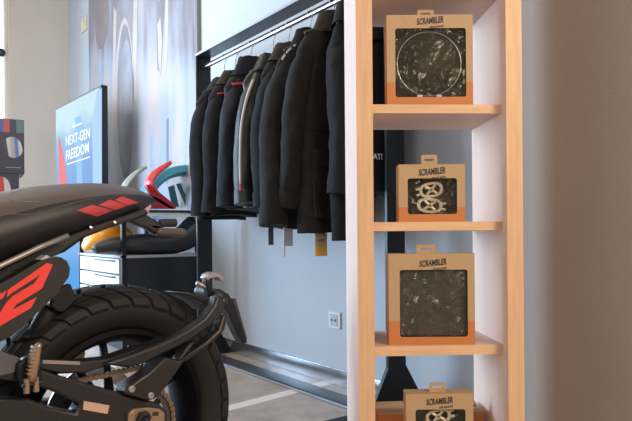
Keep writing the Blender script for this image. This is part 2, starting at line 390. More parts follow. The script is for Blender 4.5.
# ---------------------------------------------------------------- helmet boxes at far left
hb_navy = mat('navy_print_card', (0.03, 0.042, 0.095), 0.4, var=0.1, vscale=8)
HF = Frame(at(25, 234, 3.7).x, at(25, 234, 3.7).y, math.radians(29))
def z_at(px, py, fr, ly=0): return fr.on_y(px, py, ly)[1]
zt = z_at(25, 120, HF); zb = z_at(25, 174, HF)
def helmet_box(x1, zlo, zhi, label, helm):
    t = thing('helmet_box', label, 'box', HF.w(0, 0, zlo), HF.a, 'helmet boxes')
    h = zhi - zlo; w = 0.36
    obj('carton', box(B(), x1 - w, x1, 0, 0.3, 0, h), hb_navy, t, bevel=0.003)
    if helm:
        for a, b_, c in ((-0.16, -0.11, (0.05, 0.14, 0.42)), (-0.11, -0.078, (0.55, 0.10, 0.13)), (-0.078, -0.042, (0.03, 0.045, 0.11)), (-0.042, -0.002, (0.10, 0.22, 0.26))):
            obj('colour_block', box(B(), x1 + a, x1 + b_, -0.0015, 0.0, h - 0.08, h - 0.004), mat('blk%.2f' % a, c, 0.4), t)
    # printed helmet: coloured stripes inside an outline
    cx, cz, rr = x1 - (0.066 if helm else 0.10), (h * 0.47 if helm else h * 0.72), 0.062
    cols = [(0.02, 0.03, 0.06), (0.55, 0.60, 0.66), (0.40, 0.42, 0.46), (0.04, 0.20, 0.62), (0.60, 0.66, 0.72)] if helm else [(0.65, 0.62, 0.62), (0.6, 0.06, 0.08), (0.7, 0.68, 0.66)]
    n_ = len(cols)
    for i, c in enumerate(cols):
        a0 = -1 + 2 * i / n_; a1 = -1 + 2 * (i + 1) / n_
        pts = []
        for k in range(7):
            s_ = a0 + (a1 - a0) * k / 6; pts.append((cx + s_ * rr * 0.85, cz + rr * 1.05 * math.sqrt(max(0, 1 - s_ * s_ * 0.96))))
        for k in range(7):
            s_ = a1 + (a0 - a1) * k / 6; pts.append((cx + s_ * rr * 0.75 + 0.01, cz - rr * 0.95 * math.sqrt(max(0, 1 - s_ * s_ * 0.96))))
        obj('helmet_print', prism(B(), pts, lambda a, b, d: Vector((a, d, b)), -0.0005, -0.0015), mat('hp%d%d' % (helm, i), c, 0.3, var=0.1), t)
    if helm: obj('small_print', box(B(), x1 - 0.10, x1 - 0.02, -0.001, 0, 0.034, 0.038), mat('print_white_ink', (0.4, 0.42, 0.45), 0.4), t)
    return t
helmet_box(0.0, zb, zt, 'dark navy helmet box printed with a blue striped helmet, topmost of the stack', True)
helmet_box(-0.03, zb - 0.3, zb, 'dark navy helmet box printed with a red and white helmet, under the blue one', False)
o = obj('display_plinth', box(B(), -0.42, -0.02, 0, 0.32, 0, zb - 0.3), mat('grey_plinth', (0.4, 0.4, 0.4), 0.6), bevel=0.004)
o.location = HF.o; o.rotation_euler = (0, 0, HF.a); tag(o, 'plain grey plinth carrying the helmet boxes behind the motorcycle', 'plinth')
# round dark knob hanging near the window
kp = at(0.0, 52.5, 6.9)
kn = thing('round_wall_knob', 'small dark round knob high on the window edge at far left', 'knob', RK.w(WN - sP - 0.035, UC + 0.08, 0) + Vector((0, 0, 0)), ANG)
ky, kz = 0, 0
kx, kz = RK.on_y(1.0, 52.5, UC + 0.04)
kn.location = RK.w(kx, UC + 0.08, kz)
obj('knob', lathe(B(), [(0.0, -0.07), (0.03, -0.068), (0.045, -0.05), (0.045, -0.02), (0.02, -0.01), (0.02, 0.0)], 24, 'y'), mat('dark_knob', (0.03, 0.035, 0.045), 0.3), kn, smooth=True, autos=50)

# ---------------------------------------------------------------- accessory cabinet
cn, cu_ = 1.355, 3.96
ctop = at(124, 256.5, 4.0).z; cshelf = at(124, 210, 4.0).z - 0.01
CB = Frame(RK.w(cn, cu_).x, RK.w(cn, cu_).y, ANG)     # x into wall, y along wall leftwards
cab = thing('display_cabinet', 'low dark display cabinet with pale drawers and an upper shelf beside the rack', 'cabinet', CB.o, ANG)
navy = mat('dark_navy_panel', (0.014, 0.018, 0.028), 0.42); wht = mat('white_drawer', (0.74, 0.74, 0.72), 0.4)
W_ = 0.98
obj('body', box(B(), 0.006, 0.56, 0.0, W_, 0.06, ctop - 0.012), navy, cab, bevel=0.002)
obj('plinth', box(B(), 0.04, 0.54, 0.03, W_ - 0.03, 0, 0.06), navy, cab)
obj('worktop', box(B(), -0.012, 0.57, -0.012, W_ + 0.01, ctop - 0.012, ctop + 0.006), [mat('worktop_grey', (0.42, 0.43, 0.45), 0.35)], cab, bevel=0.002)
dh = (ctop - 0.1) / 5
for k in range(5):
    z1 = ctop - 0.02 - k * dh
    d = obj('drawer', box(B(), -0.012, 0.006, 0.05, W_ - 0.01, z1 - dh + 0.012, z1), wht, cab, bevel=0.002)
    obj('handle', tube(B(), [Vector((-0.012, 0.12, z1 - 0.012)), Vector((-0.03, 0.13, z1 - 0.012)), Vector((-0.03, 0.52, z1 - 0.012)), Vector((-0.012, 0.53, z1 - 0.012))], 0.004, 8), black_m, d)
for (a, b2) in ((0.0, 0.0), (0.0, W_ - 0.025), (0.52, 0.0), (0.52, W_ - 0.025)):
    obj('post', box(B(), a - 0.012, a + 0.016, b2 - 0.012, b2 + 0.018, 0.0, cshelf), black_m, cab)
obj('upper_shelf', box(B(), -0.012, 0.56, -0.012, W_ + 0.01, cshelf, cshelf + 0.014), navy, cab, bevel=0.002)
obj('shelf_rail', box(B(), -0.014, 0.56, -0.014, -0.004, cshelf - 0.028, cshelf - 0.008), wp_m, cab)

# mudguards standing on the upper shelf
def sweep(bm, path, halfw, thick, axis, arch=0.4):
    """curved sheet: path (list of 3D points), cross-section an arch across 'axis'"""
    axis = Vector(axis).normalized(); rings = []
    N = len(path)
    for i, p in enumerate(path):
        d = (path[min(i + 1, N - 1)] - path[max(i - 1, 0)]).normalized(); nn = axis.cross(d).normalized()
        hw = halfw[i] if isinstance(halfw, list) else halfw; ring = []
        for k in range(9):
            a = -1 + 2 * k / 8; ring.append(p + axis * hw * a - nn * hw * arch * a * a)
        for k in range(9):
            a = 1 - 2 * k / 8; ring.append(p + axis * hw * 0.94 * a - nn * (hw * arch * a * a + thick))
        rings.append(ring)
    return loft(bm, rings)
def smooth_path(pts, n=5):
    out = []
    P = [Vector(p) for p in pts]
    for i in range(len(P) - 1):
        p0 = P[max(i - 1, 0)]; p1 = P[i]; p2 = P[i + 1]; p3 = P[min(i + 2, len(P) - 1)]
        for k in range(n):
            t = k / n
            out.append(0.5 * ((2 * p1) + (-p0 + p2) * t + (2 * p0 - 5 * p1 + 4 * p2 - p3) * t * t + (-p0 + 3 * p1 - 3 * p2 + p3) * t ** 3))
    out.append(P[-1]); return out
ztopsh = cshelf + 0.014
def px3(fr, ly, pts): # trace -> local points on plane y=ly
    return [Vector((fr.on_y(x, y, ly)[0], ly, fr.on_y(x, y, ly)[1])) for x, y in pts]
def mudguard(ly, path, hw, thick, braces, m, m2, label, arch=0.35):
    zoff = ztopsh
    t = thing('mudguard', label, 'mudguard', CB.w(0.28, ly, zoff), ANG, 'mudguards on the upper shelf')
    sh = Vector((0.28, ly, zoff))
    P = [p - sh for p in smooth_path(px3(CB, ly, path))]
    H_ = hw
    if isinstance(hw, list):
        n_ = len(P); H_ = [hw[min(int(i / (n_ - 1) * (len(hw) - 1)), len(hw) - 2)] * (1 - (i / (n_ - 1) * (len(hw) - 1)) % 1 if i < n_ - 1 else 0) + hw[min(int(i / (n_ - 1) * (len(hw) - 1)) + 1, len(hw) - 1)] * ((i / (n_ - 1) * (len(hw) - 1)) % 1 if i < n_ - 1 else 1) for i in range(n_)]
    obj('guard', sweep(B(), P, H_, thick, (0, 1, 0), arch), m, t, smooth=True, autos=60)
    for br in braces:
        for s_ in (-1, 1):
            poly = [CB.on_y(x, y, ly + s_ * 0.045) for x, y in br]
            poly = [(a - sh.x, max(b_ - sh.z, 0)) for a, b_ in poly]
            obj('bracket', prism(B(), poly, lambda a, b, d: Vector((a, d, b)), s_ * 0.045 - 0.003, s_ * 0.045 + 0.003), m2, t)
    return t
red = mat('gloss_red_plastic', (0.72, 0.035, 0.03), 0.3, coat=0.4); redd = mat('satin_red_plastic', (0.55, 0.03, 0.04), 0.4)
teal = mat('gloss_teal_plastic', (0.10, 0.46, 0.56), 0.35, coat=0.3); teald = mat('dark_teal_plastic', (0.04, 0.19, 0.22), 0.4)
khaki = mat('khaki_plastic', (0.33, 0.33, 0.27), 0.4)
mudguard(0.18, [(170, 160.5), (160, 166), (150, 173.5), (145, 182), (147, 190), (155, 198)], [0.015, 0.05, 0.06, 0.07, 0.07, 0.05], 0.018,
         [[(146, 184), (153, 187), (176, 206), (176, 208.5), (170, 208.5), (150, 197)], [(148, 194), (160, 199), (175, 209), (148, 209), (146, 203)]], red, redd, 'red motorcycle mudguard with an upswept tip standing on the upper shelf')
mudguard(0.37, [(152, 198), (158, 188), (168, 180), (180, 176.5), (196, 177), (210, 186), (218, 200)], 0.08, 0.05,
         [[(168, 187), (174, 185), (179, 207), (172, 207)], [(176, 184), (180, 183), (191, 207), (186, 207)], [(190, 182), (195, 182), (206, 207), (199, 207)]], teal, teald, 'teal blue arched motorcycle mudguard beside the hanging jackets')
mudguard(0.62, [(146, 166), (138, 169), (130, 175), (123, 183), (118, 194), (116, 206)], [0.015, 0.04, 0.05, 0.06, 0.06, 0.05], 0.015, [[(117, 196), (122, 190), (126, 207), (116, 207)]], khaki, khaki, 'khaki grey motorcycle mudguard with an upswept tip behind the seat')

# seats lying on the cabinet
def blob(name, label, cat, ly, pts, m, group=None, squash=1.0, part='cushion', depth=1.6):
    P = []; R = []
    for x, y, rpx in pts:
        a, z = CB.on_y(x, y, ly); P.append(Vector((a, ly, z))); R.append(rpx * 4.2 / F)
    base = ctop + 0.006
    mn = min(p.z - r for p, r in zip(P, R)); 
    t = thing(name, label, cat, CB.w(P[len(P) // 2].x, ly, base), ANG, group)
    sh = Vector((P[len(P) // 2].x, ly, base))
    PP = smooth_path([p - sh for p in P], 5); n_ = len(PP)
    RR = []
    for i in range(n_):
        f = i / (n_ - 1) * (len(R) - 1); k = min(int(f), len(R) - 2); RR.append(R[k] * (1 - (f - k)) + R[k + 1] * (f - k))
    bm = B(); tube(bm, PP, RR, 16)
    for v in bm.verts:
        v.co.y *= depth
        v.co.z = max(v.co.z, 0.001)
    obj(part, bm, m, t, smooth=True)
    return t
blob('saddle', 'black motorcycle seat with a raised end lying on the cabinet top', 'seat', 0.10,
     [(93, 250, 1), (96, 249, 5), (112, 246, 8), (140, 244.5, 10.5), (166, 244, 11), (184, 238, 13), (195, 226, 12), (201, 215, 8), (203, 209, 3)], mat('black_vinyl', (0.025, 0.028, 0.033), 0.42, bump=0.1, bscale=300))
blob('seat_cowl', 'bright orange seat cowl on the cabinet top behind the black seat', 'seat cowl', 0.42,
     [(84, 250, 2), (88, 246, 7), (98, 240, 12), (110, 238, 12.5), (122, 238, 12), (130, 242, 8), (134, 246, 3)], mat('gloss_orange', (0.85, 0.33, 0.015), 0.3, coat=0.4), part='shell')

# ---------------------------------------------------------------- garment rack
NF = 1.711                # near face (rack-frame x)
UL = RK.on_x(197, 234, NF)[0]
w_r = 0.098; t_ = 0.016
ztopb = RK.on_x(196, 54, NF)[1]
UR = RK.on_x(384.8, 234, NF)[0]
rack = thing('garment_rack', 'large black steel garment rack frame standing against the wall', 'clothes rack', RK.w(NF, UL), ANG)
Lr = UL - UR
obj('upright', box(B(), 0, w_r, -t_, 0, 0.0, ztopb), [black_m], rack, bevel=0.0015)
obj('upright', box(B(), 0, w_r, -Lr - t_, -Lr, 0.0, ztopb), [black_m], rack, bevel=0.0015)
obj('top_bar', box(B(), 0, w_r, -Lr - t_, 0, ztopb - t_, ztopb), mat('top_bar_steel', (0.03, 0.035, 0.045), 0.3, 0.4), rack, bevel=0.0015)
obj('bottom_bar', box(B(), 0, w_r, -Lr - t_, 0, 0.0, 0.02), mat('bottom_bar_steel', (0.02, 0.024, 0.03), 0.35, 0.1), rack, bevel=0.002)
lip = mat('pale_steel_lip', (0.42, 0.44, 0.47), 0.3, 0.6)
obj('front_lip', box(B(), -0.004, 0, -Lr - t_, 0.0, ztopb - 0.014, ztopb), lip, rack)
obj('front_lip', box(B(), -0.004, 0, -0.006, 0.0, 0.05, ztopb - 0.014), lip, rack)
obj('front_lip', box(B(), -0.004, 0, -Lr - t_, 0.0, 0.004, 0.012), lip, rack)
for yy in (-t_, -Lr - t_):
    poly = [(-0.13, 0.0), (0.0, 0.225), (w_r, 0.225), (w_r + 0.144, 0.0)]
    obj('gusset', prism(B(), poly, lambda a, b, d: Vector((a, d, b)), yy - 0.001, yy + t_ + 0.001), black_m, rack, bevel=0.001)
# rail
RX = NF + w_r / 2
zr1 = RK.on_x(206, 64.5, RX)[1]; zr2 = RK.on_x(343, 1.5, RX)[1]; zr = (zr1 + zr2) / 2
lx = w_r / 2
obj('rail', tube(B(), [Vector((lx, -t_, zr - ztopb + ztopb)), Vector((lx, -Lr, zr))], 0.013, 14), steel_m, rack, smooth=True, autos=50)
obj('rail_channel', box(B(), lx - 0.008, lx + 0.008, -Lr, -t_, zr + 0.0135, zr + 0.0155), mat('dark_channel', (0.05, 0.05, 0.055), 0.4), rack)

# ---------------------------------------------------------------- jackets
def fabric(name, c, rough=0.85, var=0.2): return mat(name, c, rough, var=var, vscale=18, bump=0.5, bscale=26, spec=0.3)
hook_m = mat('chrome_hook', (0.7, 0.7, 0.72), 0.2, 1.0); hng_m = mat('black_hanger', (0.02, 0.02, 0.022), 0.5)
J_IDX = [0]
def jacket(u, L, ztop, zbot, th, m, label, kind='jacket', yaw=0.0, collar=0.03, collar_m=None, sleeve_end=0.12, extras=None, sl=True, lean=0.0, seed=0, nsl=None, flare=0.0):
    """hangs on the rail at rack-frame y = u; x of the shirt = along the wall normal"""
    J_IDX[0] += 1; sd = seed or J_IDX[0] * 7.3
    hgt = ztop - zbot
    zs = zr - 0.013
    # hanger
    hg = thing('coat_hanger', 'black hanger with chrome hook holding ' + label[0], 'hanger', RK.w(RX, u, ztop), ANG + yaw, 'hangers on the rail')
    pts = []
    for k in range(9):
        a = math.radians(-60 + k * 30); pts.append(Vector((0.0 + 0.017 * math.cos(a), 0, zr - ztop + 0.017 * math.sin(a))))
    pts = [Vector((0, 0, -0.02)), Vector((0, 0, zr - ztop - 0.045)), Vector((0.010, 0, zr - ztop - 0.022))] + [p for p in pts if True]
    obj('hook', tube(B(), smooth_path(pts, 2), 0.0028, 7), hook_m, hg, smooth=True)
    obj('arm', tube(B(), [Vector((-L + 0.09, 0, -0.07)), Vector((-0.08, 0, -0.03)), Vector((0, 0, -0.018)), Vector((0.08, 0, -0.03)), Vector((L - 0.09, 0, -0.07))], 0.008, 8), hng_m, hg, smooth=True)
    t = thing(kind, label[1], 'jacket' if kind != 't_shirt' else 't-shirt', RK.w(RX, u, zbot), ANG + yaw, 'garments on the rack')
    # body
    NZ = 26; NK = 40; rings = []
    prof = [(0.0, L - 0.05), (0.25, L - 0.06), (0.55, L - 0.055), (0.76, L - 0.05), (0.83, L - 0.045), (0.875, L - 0.065), (0.92, 0.60 * L), (0.97, 0.38 * L), (1.0, 0.075)]
    def wp_(f):
        for (a, b), (c, d) in zip(prof, prof[1:]):
            if f <= c: return b + (d - b) * (f - a) / (c - a)
        return prof[-1][1]
    fs = [k / 17 * 0.80 for k in range(18)] + [0.83, 0.86, 0.875, 0.90, 0.92, 0.945, 0.97, 0.985, 1.0]
    for f in fs:
        w_ = wp_(f); z = f * hgt
        tt = th * (1.0 - 0.25 * f) * (1 if f < 0.9 else max(0.35, 1 - (f - 0.9) * 6))
        ring = []
        for k in range(NK):
            a = 2 * math.pi * k / NK; ca, sa_ = math.cos(a), math.sin(a)
            x = w_ * math.copysign(abs(ca) ** 0.75, ca); y = tt * math.copysign(abs(sa_) ** 0.8, sa_)
            fold = (0.010 * math.sin(x * 42 + sd + 1.5 * math.sin(z * 5 + sd)) * (1 - 0.6 * f) + 0.016 * noise.noise(Vector((x * 9 + sd, y * 9, z * 5 + sd))))
            y += fold * (1 if sa_ >= 0 else -1) * abs(sa_)
            x += 0.008 * noise.noise(Vector((y * 10, sd, z * 6))) + lean * z * 0
            ring.append(Vector((x, y, z + (0.008 * math.sin(x * 16 + sd) if f < 0.02 else 0))))
        rings.append(ring)
    sq = min(1.0, 0.178 / (L + 0.01))
    for ring in rings:
        for p_ in ring:
            if p_.x > 0: p_.x *= sq
    bm = loft(B(), rings)
    body = obj('body', bm, m, t, smooth=True, autos=70)
    # sleeves
    if sl:
        for s_ in (-1, 1):
            P = []; R = []; n_ = 16; zt_ = hgt * 0.885; zb_ = sleeve_end
            for k in range(n_ + 1):
                f = k / n_
                z = zt_ + (zb_ - zt_) * f
                x = s_ * (L - 0.125 + 0.070 * math.sin(min(1, f * 2.0) * math.pi / 2) + (0.020 + (flare if s_ < 0 else -0.02)) * f + 0.004 * math.sin(f * 4 + sd))
                y = -0.012 - (nsl if nsl is not None else 0.035) * f ** 1.3 + 0.012 * math.sin(f * 5 + sd)
                P.append(Vector((x, y, z)))
                R.append((0.034 + 0.026 * math.sin(min(1, f * 4.0) * math.pi / 2)) * (1 - 0.14 * f) * (1 + 0.01 * math.sin(f * 9 + sd)) * (1.15 if flare > 0 else 1))
            bm = tube(B(), P, R, 20)
            bmesh.ops.subdivide_edges(bm, edges=bm.edges, cuts=1)
            for v in bm.verts:
                q = v.co * 1.0; q.x *= 14; q.y *= 14; q.z *= 9
                v.co += Vector((noise.noise(q + Vector((sd, 0, 0))) * 0.006, (noise.noise(q * 1.2 + Vector((0, sd, 0))) + 0.5 * noise.noise(q * 2.2)) * 0.011, 0))
            for v in bm.verts:
                if v.co.x > 0: v.co.x *= sq * 0.97
            sv = obj('sleeve', bm, m, t, smooth=True, autos=70)
            cz = zb_
            c0 = P[-2]; obj('cuff', tube(B(), [P[-1] + (P[-3] - P[-1]) * 0.75, P[-1] + (P[-1] - P[-2]) * 0.15], [R[-2] * 1.06, R[-1] * 1.10], 20) if s_ < 0 else tube(B(), [Vector((q_.x * sq * 0.97, q_.y, q_.z)) for q_ in (P[-1] + (P[-3] - P[-1]) * 0.75, P[-1] + (P[-1] - P[-2]) * 0.15)], [R[-2] * 0.8, R[-1] * 0.8], 20), m, sv, smooth=True, autos=40)
    # collar
    rings = []
    for (dz, gx, gy) in ((-0.055, 0.135, 0.058), (-0.02, 0.112, 0.058), (collar * 0.6, 0.088, 0.052), (collar, 0.082, 0.048), (collar, 0.070, 0.040), (-0.005, 0.068, 0.036)):
        ring = []
        for k in range(24):
            a = 2 * math.pi * k / 24
            ring.append(Vector((gx * math.cos(a), gy * math.sin(a), hgt - 0.01 + dz + 0.010 * noise.noise(Vector((math.cos(a) * 2, math.sin(a) * 2, sd))) - 0.012 * math.sin(a))))
        rings.append(ring)
    obj('collar', loft(B(), rings, cap=False), collar_m or m, t, smooth=True, autos=60)
    if extras: extras(t, hgt, th, L, sd, body)
    bmb = BVHTree.FromObject(body, bpy.context.evaluated_depsgraph_get())
    t['_x'] = 0; del t['_x']
    return t, bmb
black_f = fabric('charcoal_shell', (0.015, 0.016, 0.020)); grey_f = fabric('washed_black_cotton', (0.014, 0.0145, 0.016))
blk2 = fabric('black_softshell', (0.011, 0.012, 0.017), 0.7); leather = mat('worn_black_leather', (0.018, 0.017, 0.016), 0.42, var=0.3, vscale=14, bump=0.3, bscale=70)
olive_f = fabric('faded_black_canvas', (0.017, 0.0155, 0.015)); brownc = fabric('brown_corduroy', (0.05, 0.043, 0.037))
redp = mat('red_piping', (0.65, 0.04, 0.04), 0.5); whitep = mat('white_piping', (0.62, 0.58, 0.55), 0.5)
def front_y(th): return -th - 0.012
def strip(t, pts, w, d, m, name, zdir=True):
    """thin sewn strip following pts (x, y, z)"""
    bm = B(); tube(bm, [Vector(p) for p in pts], w, 8, flat=((0, 1, 0), d)); return obj(name, bm, m, t, smooth=True)
def ex_front(zip_=True, chest=None, pocket=False, tags=None, stripe=None):
    def f(t, hgt, th, L, sd, body):
        bv = BVHTree.FromPolygons([v.co.copy() for v in body.data.vertices], [tuple(p.vertices) for p in body.data.polygons])
        def srf(x, z, off=0.003):
            h = bv.ray_cast(Vector((x, -1, z)), Vector((0, 1, 0)))
            return Vector((x, (h[0].y if h[0] else -th) - off, z))
        def patch(pts, name, m, off=0.004, thick=0.004, nx=8, nz=8):
            bm = B(); g = []
            (xa, za), (xb, zb_), (xc, zc), (xd, zd) = pts
            for j in range(nz + 1):
                v = j / nz; row = []
                for i in range(nx + 1):
                    q = i / nx
                    x = (xa * (1 - q) + xb * q) * (1 - v) + (xd * (1 - q) + xc * q) * v
                    z = (za * (1 - q) + zb_ * q) * (1 - v) + (zd * (1 - q) + zc * q) * v
                    row.append(bm.verts.new(srf(x, z, off)))
                g.append(row)
            for j in range(nz):
                for i in range(nx): bm.faces.new((g[j][i], g[j][i + 1], g[j + 1][i + 1], g[j + 1][i]))
            r_ = bmesh.ops.extrude_face_region(bm, geom=bm.faces[:])
            for v in r_['geom']:
                if isinstance(v, bmesh.types.BMVert): v.co.y -= thick
            return obj(name, bm, m, t, smooth=True, autos=50)
        m0 = body.data.materials[0]
        if zip_: patch([(-0.008, 0.01), (0.010, 0.01), (0.010, hgt * 0.93), (-0.008, hgt * 0.93)], 'zip_placket', m0, 0.002, 0.004, 1, 24)
        if chest:
            for (x0, x1, z0, z1, hh, mm) in chest: patch([(x0, hgt * z0), (x1, hgt * z1), (x1, hgt * z1 + hh), (x0, hgt * z0 + hh)], 'chest_stripe', mm, 0.016, 0.003, 12, 1)
        if pocket:
            patch([(-L + 0.09, 0.06), (-0.06, 0.05), (-0.04, hgt * 0.36), (-L + 0.085, hgt * 0.33)], 'pocket', m0, 0.006, 0.012)
            patch([(-L + 0.08, hgt * 0.29), (-0.035, hgt * 0.31), (-0.035, hgt * 0.41), (-L + 0.08, hgt * 0.37)], 'pocket_flap', m0, 0.014, 0.012)
            patch([(-L + 0.06, hgt * 0.47), (L - 0.06, hgt * 0.47), (L - 0.06, hgt * 0.485), (-L + 0.06, hgt * 0.485)], 'waist_seam', m0, 0.002, 0.004, 16, 1)
    return f
pk = []
jackets = [
 # u, L, ztop, zbot, th, mat, who, label
 (3.325, 0.235, 1.672, 0.865, 0.060, black_f, 'the charcoal jacket with brown collar', 'charcoal jacket with a brown corduroy collar, leftmost and farthest on the rack', 0.03, brownc, 0.02, dict(zip_=True)),
 (3.186, 0.215, 1.685, 0.880, 0.055, black_f, 'the black jacket with a short red line', 'black jacket with brown collar and a short red chest line, second from the left', 0.03, brownc, 0.02, dict(chest=[(-0.14, -0.04, 0.845, 0.865, 0.010, redp)])),
 (3.008, 0.215, 1.700, 0.905, 0.060, blk2, 'the black jacket with red chest piping', 'black high-collared jacket with bright red chest piping, third from the left', 0.055, blk2, 0.02, dict(chest=[(-0.15, -0.02, 0.845, 0.865, 0.013, redp)])),
 (2.775, 0.235, 1.675, 0.900, 0.055, leather, 'the leather jacket with a white sleeve stripe', 'worn black leather jacket with a white and red sleeve stripe', 0.04, leather, 0.03, dict()),
 (2.625, 0.215, 1.690, 0.880, 0.050, grey_f, 'the dark grey jacket', 'dark grey jacket with brown collar just right of the leather jacket', 0.04, brownc, 0.03, dict()),
 (2.440, 0.245, 1.705, 0.800, 0.070, olive_f, 'the faded black parka', 'long faded black parka with broken white piping on its shoulder', 0.05, olive_f, 0.015, dict()),
 (2.262, 0.255, 1.735, 0.780, 0.070, olive_f, 'the black field coat with flap pocket', 'long black field coat with a big flap pocket and orange swing tag', 0.05, brownc, 0.12, dict(pocket=True)),
 (2.150, 0.210, 1.745, 0.745, 0.055, grey_f, 'the long dark coat next to the shelf', 'long plain dark coat nearest the wooden shelf unit', 0.05, grey_f, 0.20, dict()),
]
JT = []
for k, (u, L, z1, z0, th, m, who, lab, cl, cm, se, ex) in enumerate(jackets):
    t, bv = jacket(u, L, z1, z0, th, m, (who, lab), collar=cl, collar_m=cm, sleeve_end=se, extras=ex_front(**ex), yaw=[0.05, -0.03, 0.04, 0.03, -0.02, 0.02, 0.05, 0.5][k], nsl=[0.035, 0.03, 0.03, 0.03, 0.03, 0.05, -0.09, 0.02][k], flare=[0, 0, 0, 0, 0, 0.065, 0, 0][k])
    JT.append(t)
# sleeve stripe of the leather jacket (white, red and black bands)
t = JT[3]; hgt = 1.675 - 0.90
Ls, sds, ze = 0.235, 4 * 7.3, 0.03
for nm, mm, f0, f1 in (('sleeve_stripe', whitep, 0.05, 0.86), ('sleeve_badge', redp, 0.86, 0.91)):
    pts = []
    for k in range(25):
        f = f0 + (f1 - f0) * k / 24; zt_ = hgt * 0.885
        r_s = (0.034 + 0.026 * math.sin(min(1, f * 4.0) * math.pi / 2)) * (1 - 0.14 * f)
        xc = -(Ls - 0.125 + 0.070 * math.sin(min(1, f * 2.0) * math.pi / 2) + 0.020 * f); yc = -0.012 - 0.03 * f ** 1.3 + 0.012 * math.sin(f * 5 + sds)
        q = math.radians(215); pts.append((xc + (r_s + 0.001) * math.cos(q), yc + (r_s + 0.001) * math.sin(q), zt_ + (ze - zt_) * f))
    obj(nm, tube(B(), [Vector(p) for p in pts], 0.008, 8), mm, t, smooth=True)
t = JT[5]; bd = [c for c in t.children if c.name.startswith('body')][0]
bvb = BVHTree.FromPolygons([v.co.copy() for v in bd.data.vertices], [tuple(p.vertices) for p in bd.data.polygons])
for xa_, xb_ in ((-0.085, -0.115), (-0.13, -0.155), (-0.165, -0.18)):
    pts = []
    for k in range(5):
        x = xa_ + (xb_ - xa_) * k / 4; h_ = bvb.ray_cast(Vector((x, -0.02, 2)), Vector((0, 0, -1)))
        if h_[0]: pts.append(h_[0] + Vector((-0.001, -0.004, 0.002)))
    if len(pts) > 1: obj('shoulder_piping', tube(B(), pts, 0.006, 8), whitep, t, smooth=True)
# black t-shirt with white letters, glimpsed behind the shelf
(t, bv) = jacket(1.95, 0.20, 1.62, 0.935, 0.045, blk2, ('the black t-shirt', 'black t-shirt with white lettering glimpsed through the open shelf'), kind='t_shirt', collar=0.01, sl=False)
xx, zz = RK.on_y(370.5, 156, 1.95 - 0.06)
text('DUCATI', mat('white_ink', (0.75, 0.76, 0.78), 0.5), t, 'lettering', (xx - RX, -0.064, zz - 0.935), (1, 0, 0), (0, 0, 1), 0.12, 0.024, 0.0, bold=0.03)
# swing tags
def swing_tag(parent, base, px, py0, py1, wpx, cols, name, u):
    xa, z1 = RK.on_y(px, py0, u); _, z0 = RK.on_y(px, py1, u)
    Y = RK.w(xa, u).y; w = wpx * Y / F / 0.85
    xl = xa - RX
    tg = None
    for i, (f0, f1, mm) in enumerate(cols):
        za, zb_ = z1 + (z0 - z1) * f0 - base, z1 + (z0 - z1) * f1 - base
        o = obj(name if tg is None else 'tag_panel', box(B(), xl - w / 2, xl + w / 2, u_loc - 0.0012 - i * 0.0003, u_loc + 0.0012, zb_, za), mm, parent if tg is None else tg)
        if tg is None: tg = o
    obj('string', tube(B(), [Vector((xl, u_loc, z1 - base - 0.004)), Vector((xl + 0.004, u_loc + 0.01, z1 - base + 0.05)), Vector((xl + 0.002, u_loc + 0.02, z1 - base + 0.12))], 0.0011, 5), mat('string', (0.5, 0.45, 0.4), 0.8), tg)
    return tg, xl, z1 - base, z0 - base
kr = mat('tag_kraft', (0.55, 0.38, 0.22), 0.7); yl_m = mat('tag_amber', (0.85, 0.42, 0.05), 0.6); wtag = mat('tag_white', (0.62, 0.60, 0.58), 0.6); gtag = mat('tag_dark', (0.07, 0.07, 0.075), 0.6)
u_loc = -0.03
tg, xl, za, zb_ = swing_tag(JT[6], 0.780, 320, 233, 256, 13, [(0, 1, kr), (0.58, 1, yl_m)], 'swing_tag', 2.262 + u_loc)
text('SCRAMBLER', mat('ink_brown', (0.10, 0.06, 0.04), 0.7), tg, 'lettering', (xl, u_loc - 0.0016, za - (za - zb_) * 0.32), (1, 0, 0), (0, 0, 1), 0.05, 0.012, 0.0, bold=0.02)
swing_tag(JT[5], 0.800, 286.5, 226, 246, 9, [(0, 1, wtag)], 'swing_tag', 2.45 + u_loc)
swing_tag(JT[5], 0.800, 282.5, 240, 257, 1.2, [(0, 1, wtag)], 'care_ribbon', 2.45 + u_loc)
swing_tag(JT[5], 0.800, 269, 226, 245, 5, [(0, 1, gtag)], 'adjuster_strap', 2.45 + u_loc)

# ---------------------------------------------------------------- black mat on the floor
a0, a1 = RK.on_z(348, 416.5, 0.0); b0, b1 = RK.on_z(325, 422, 0.0)
o = obj('floor_mat', box(B(), a0 - 0.42, a0 + 0.02, a1 - 0.34, a1, 0, 0.006), mat('black_rubber_mat', (0.015, 0.016, 0.018), 0.7, bump=0.2, bscale=200), bevel=0.002)
o.rotation_euler = (0, 0, ANG); tag(o, 'thin black mat on the floor left of the wooden shelf unit', 'mat')

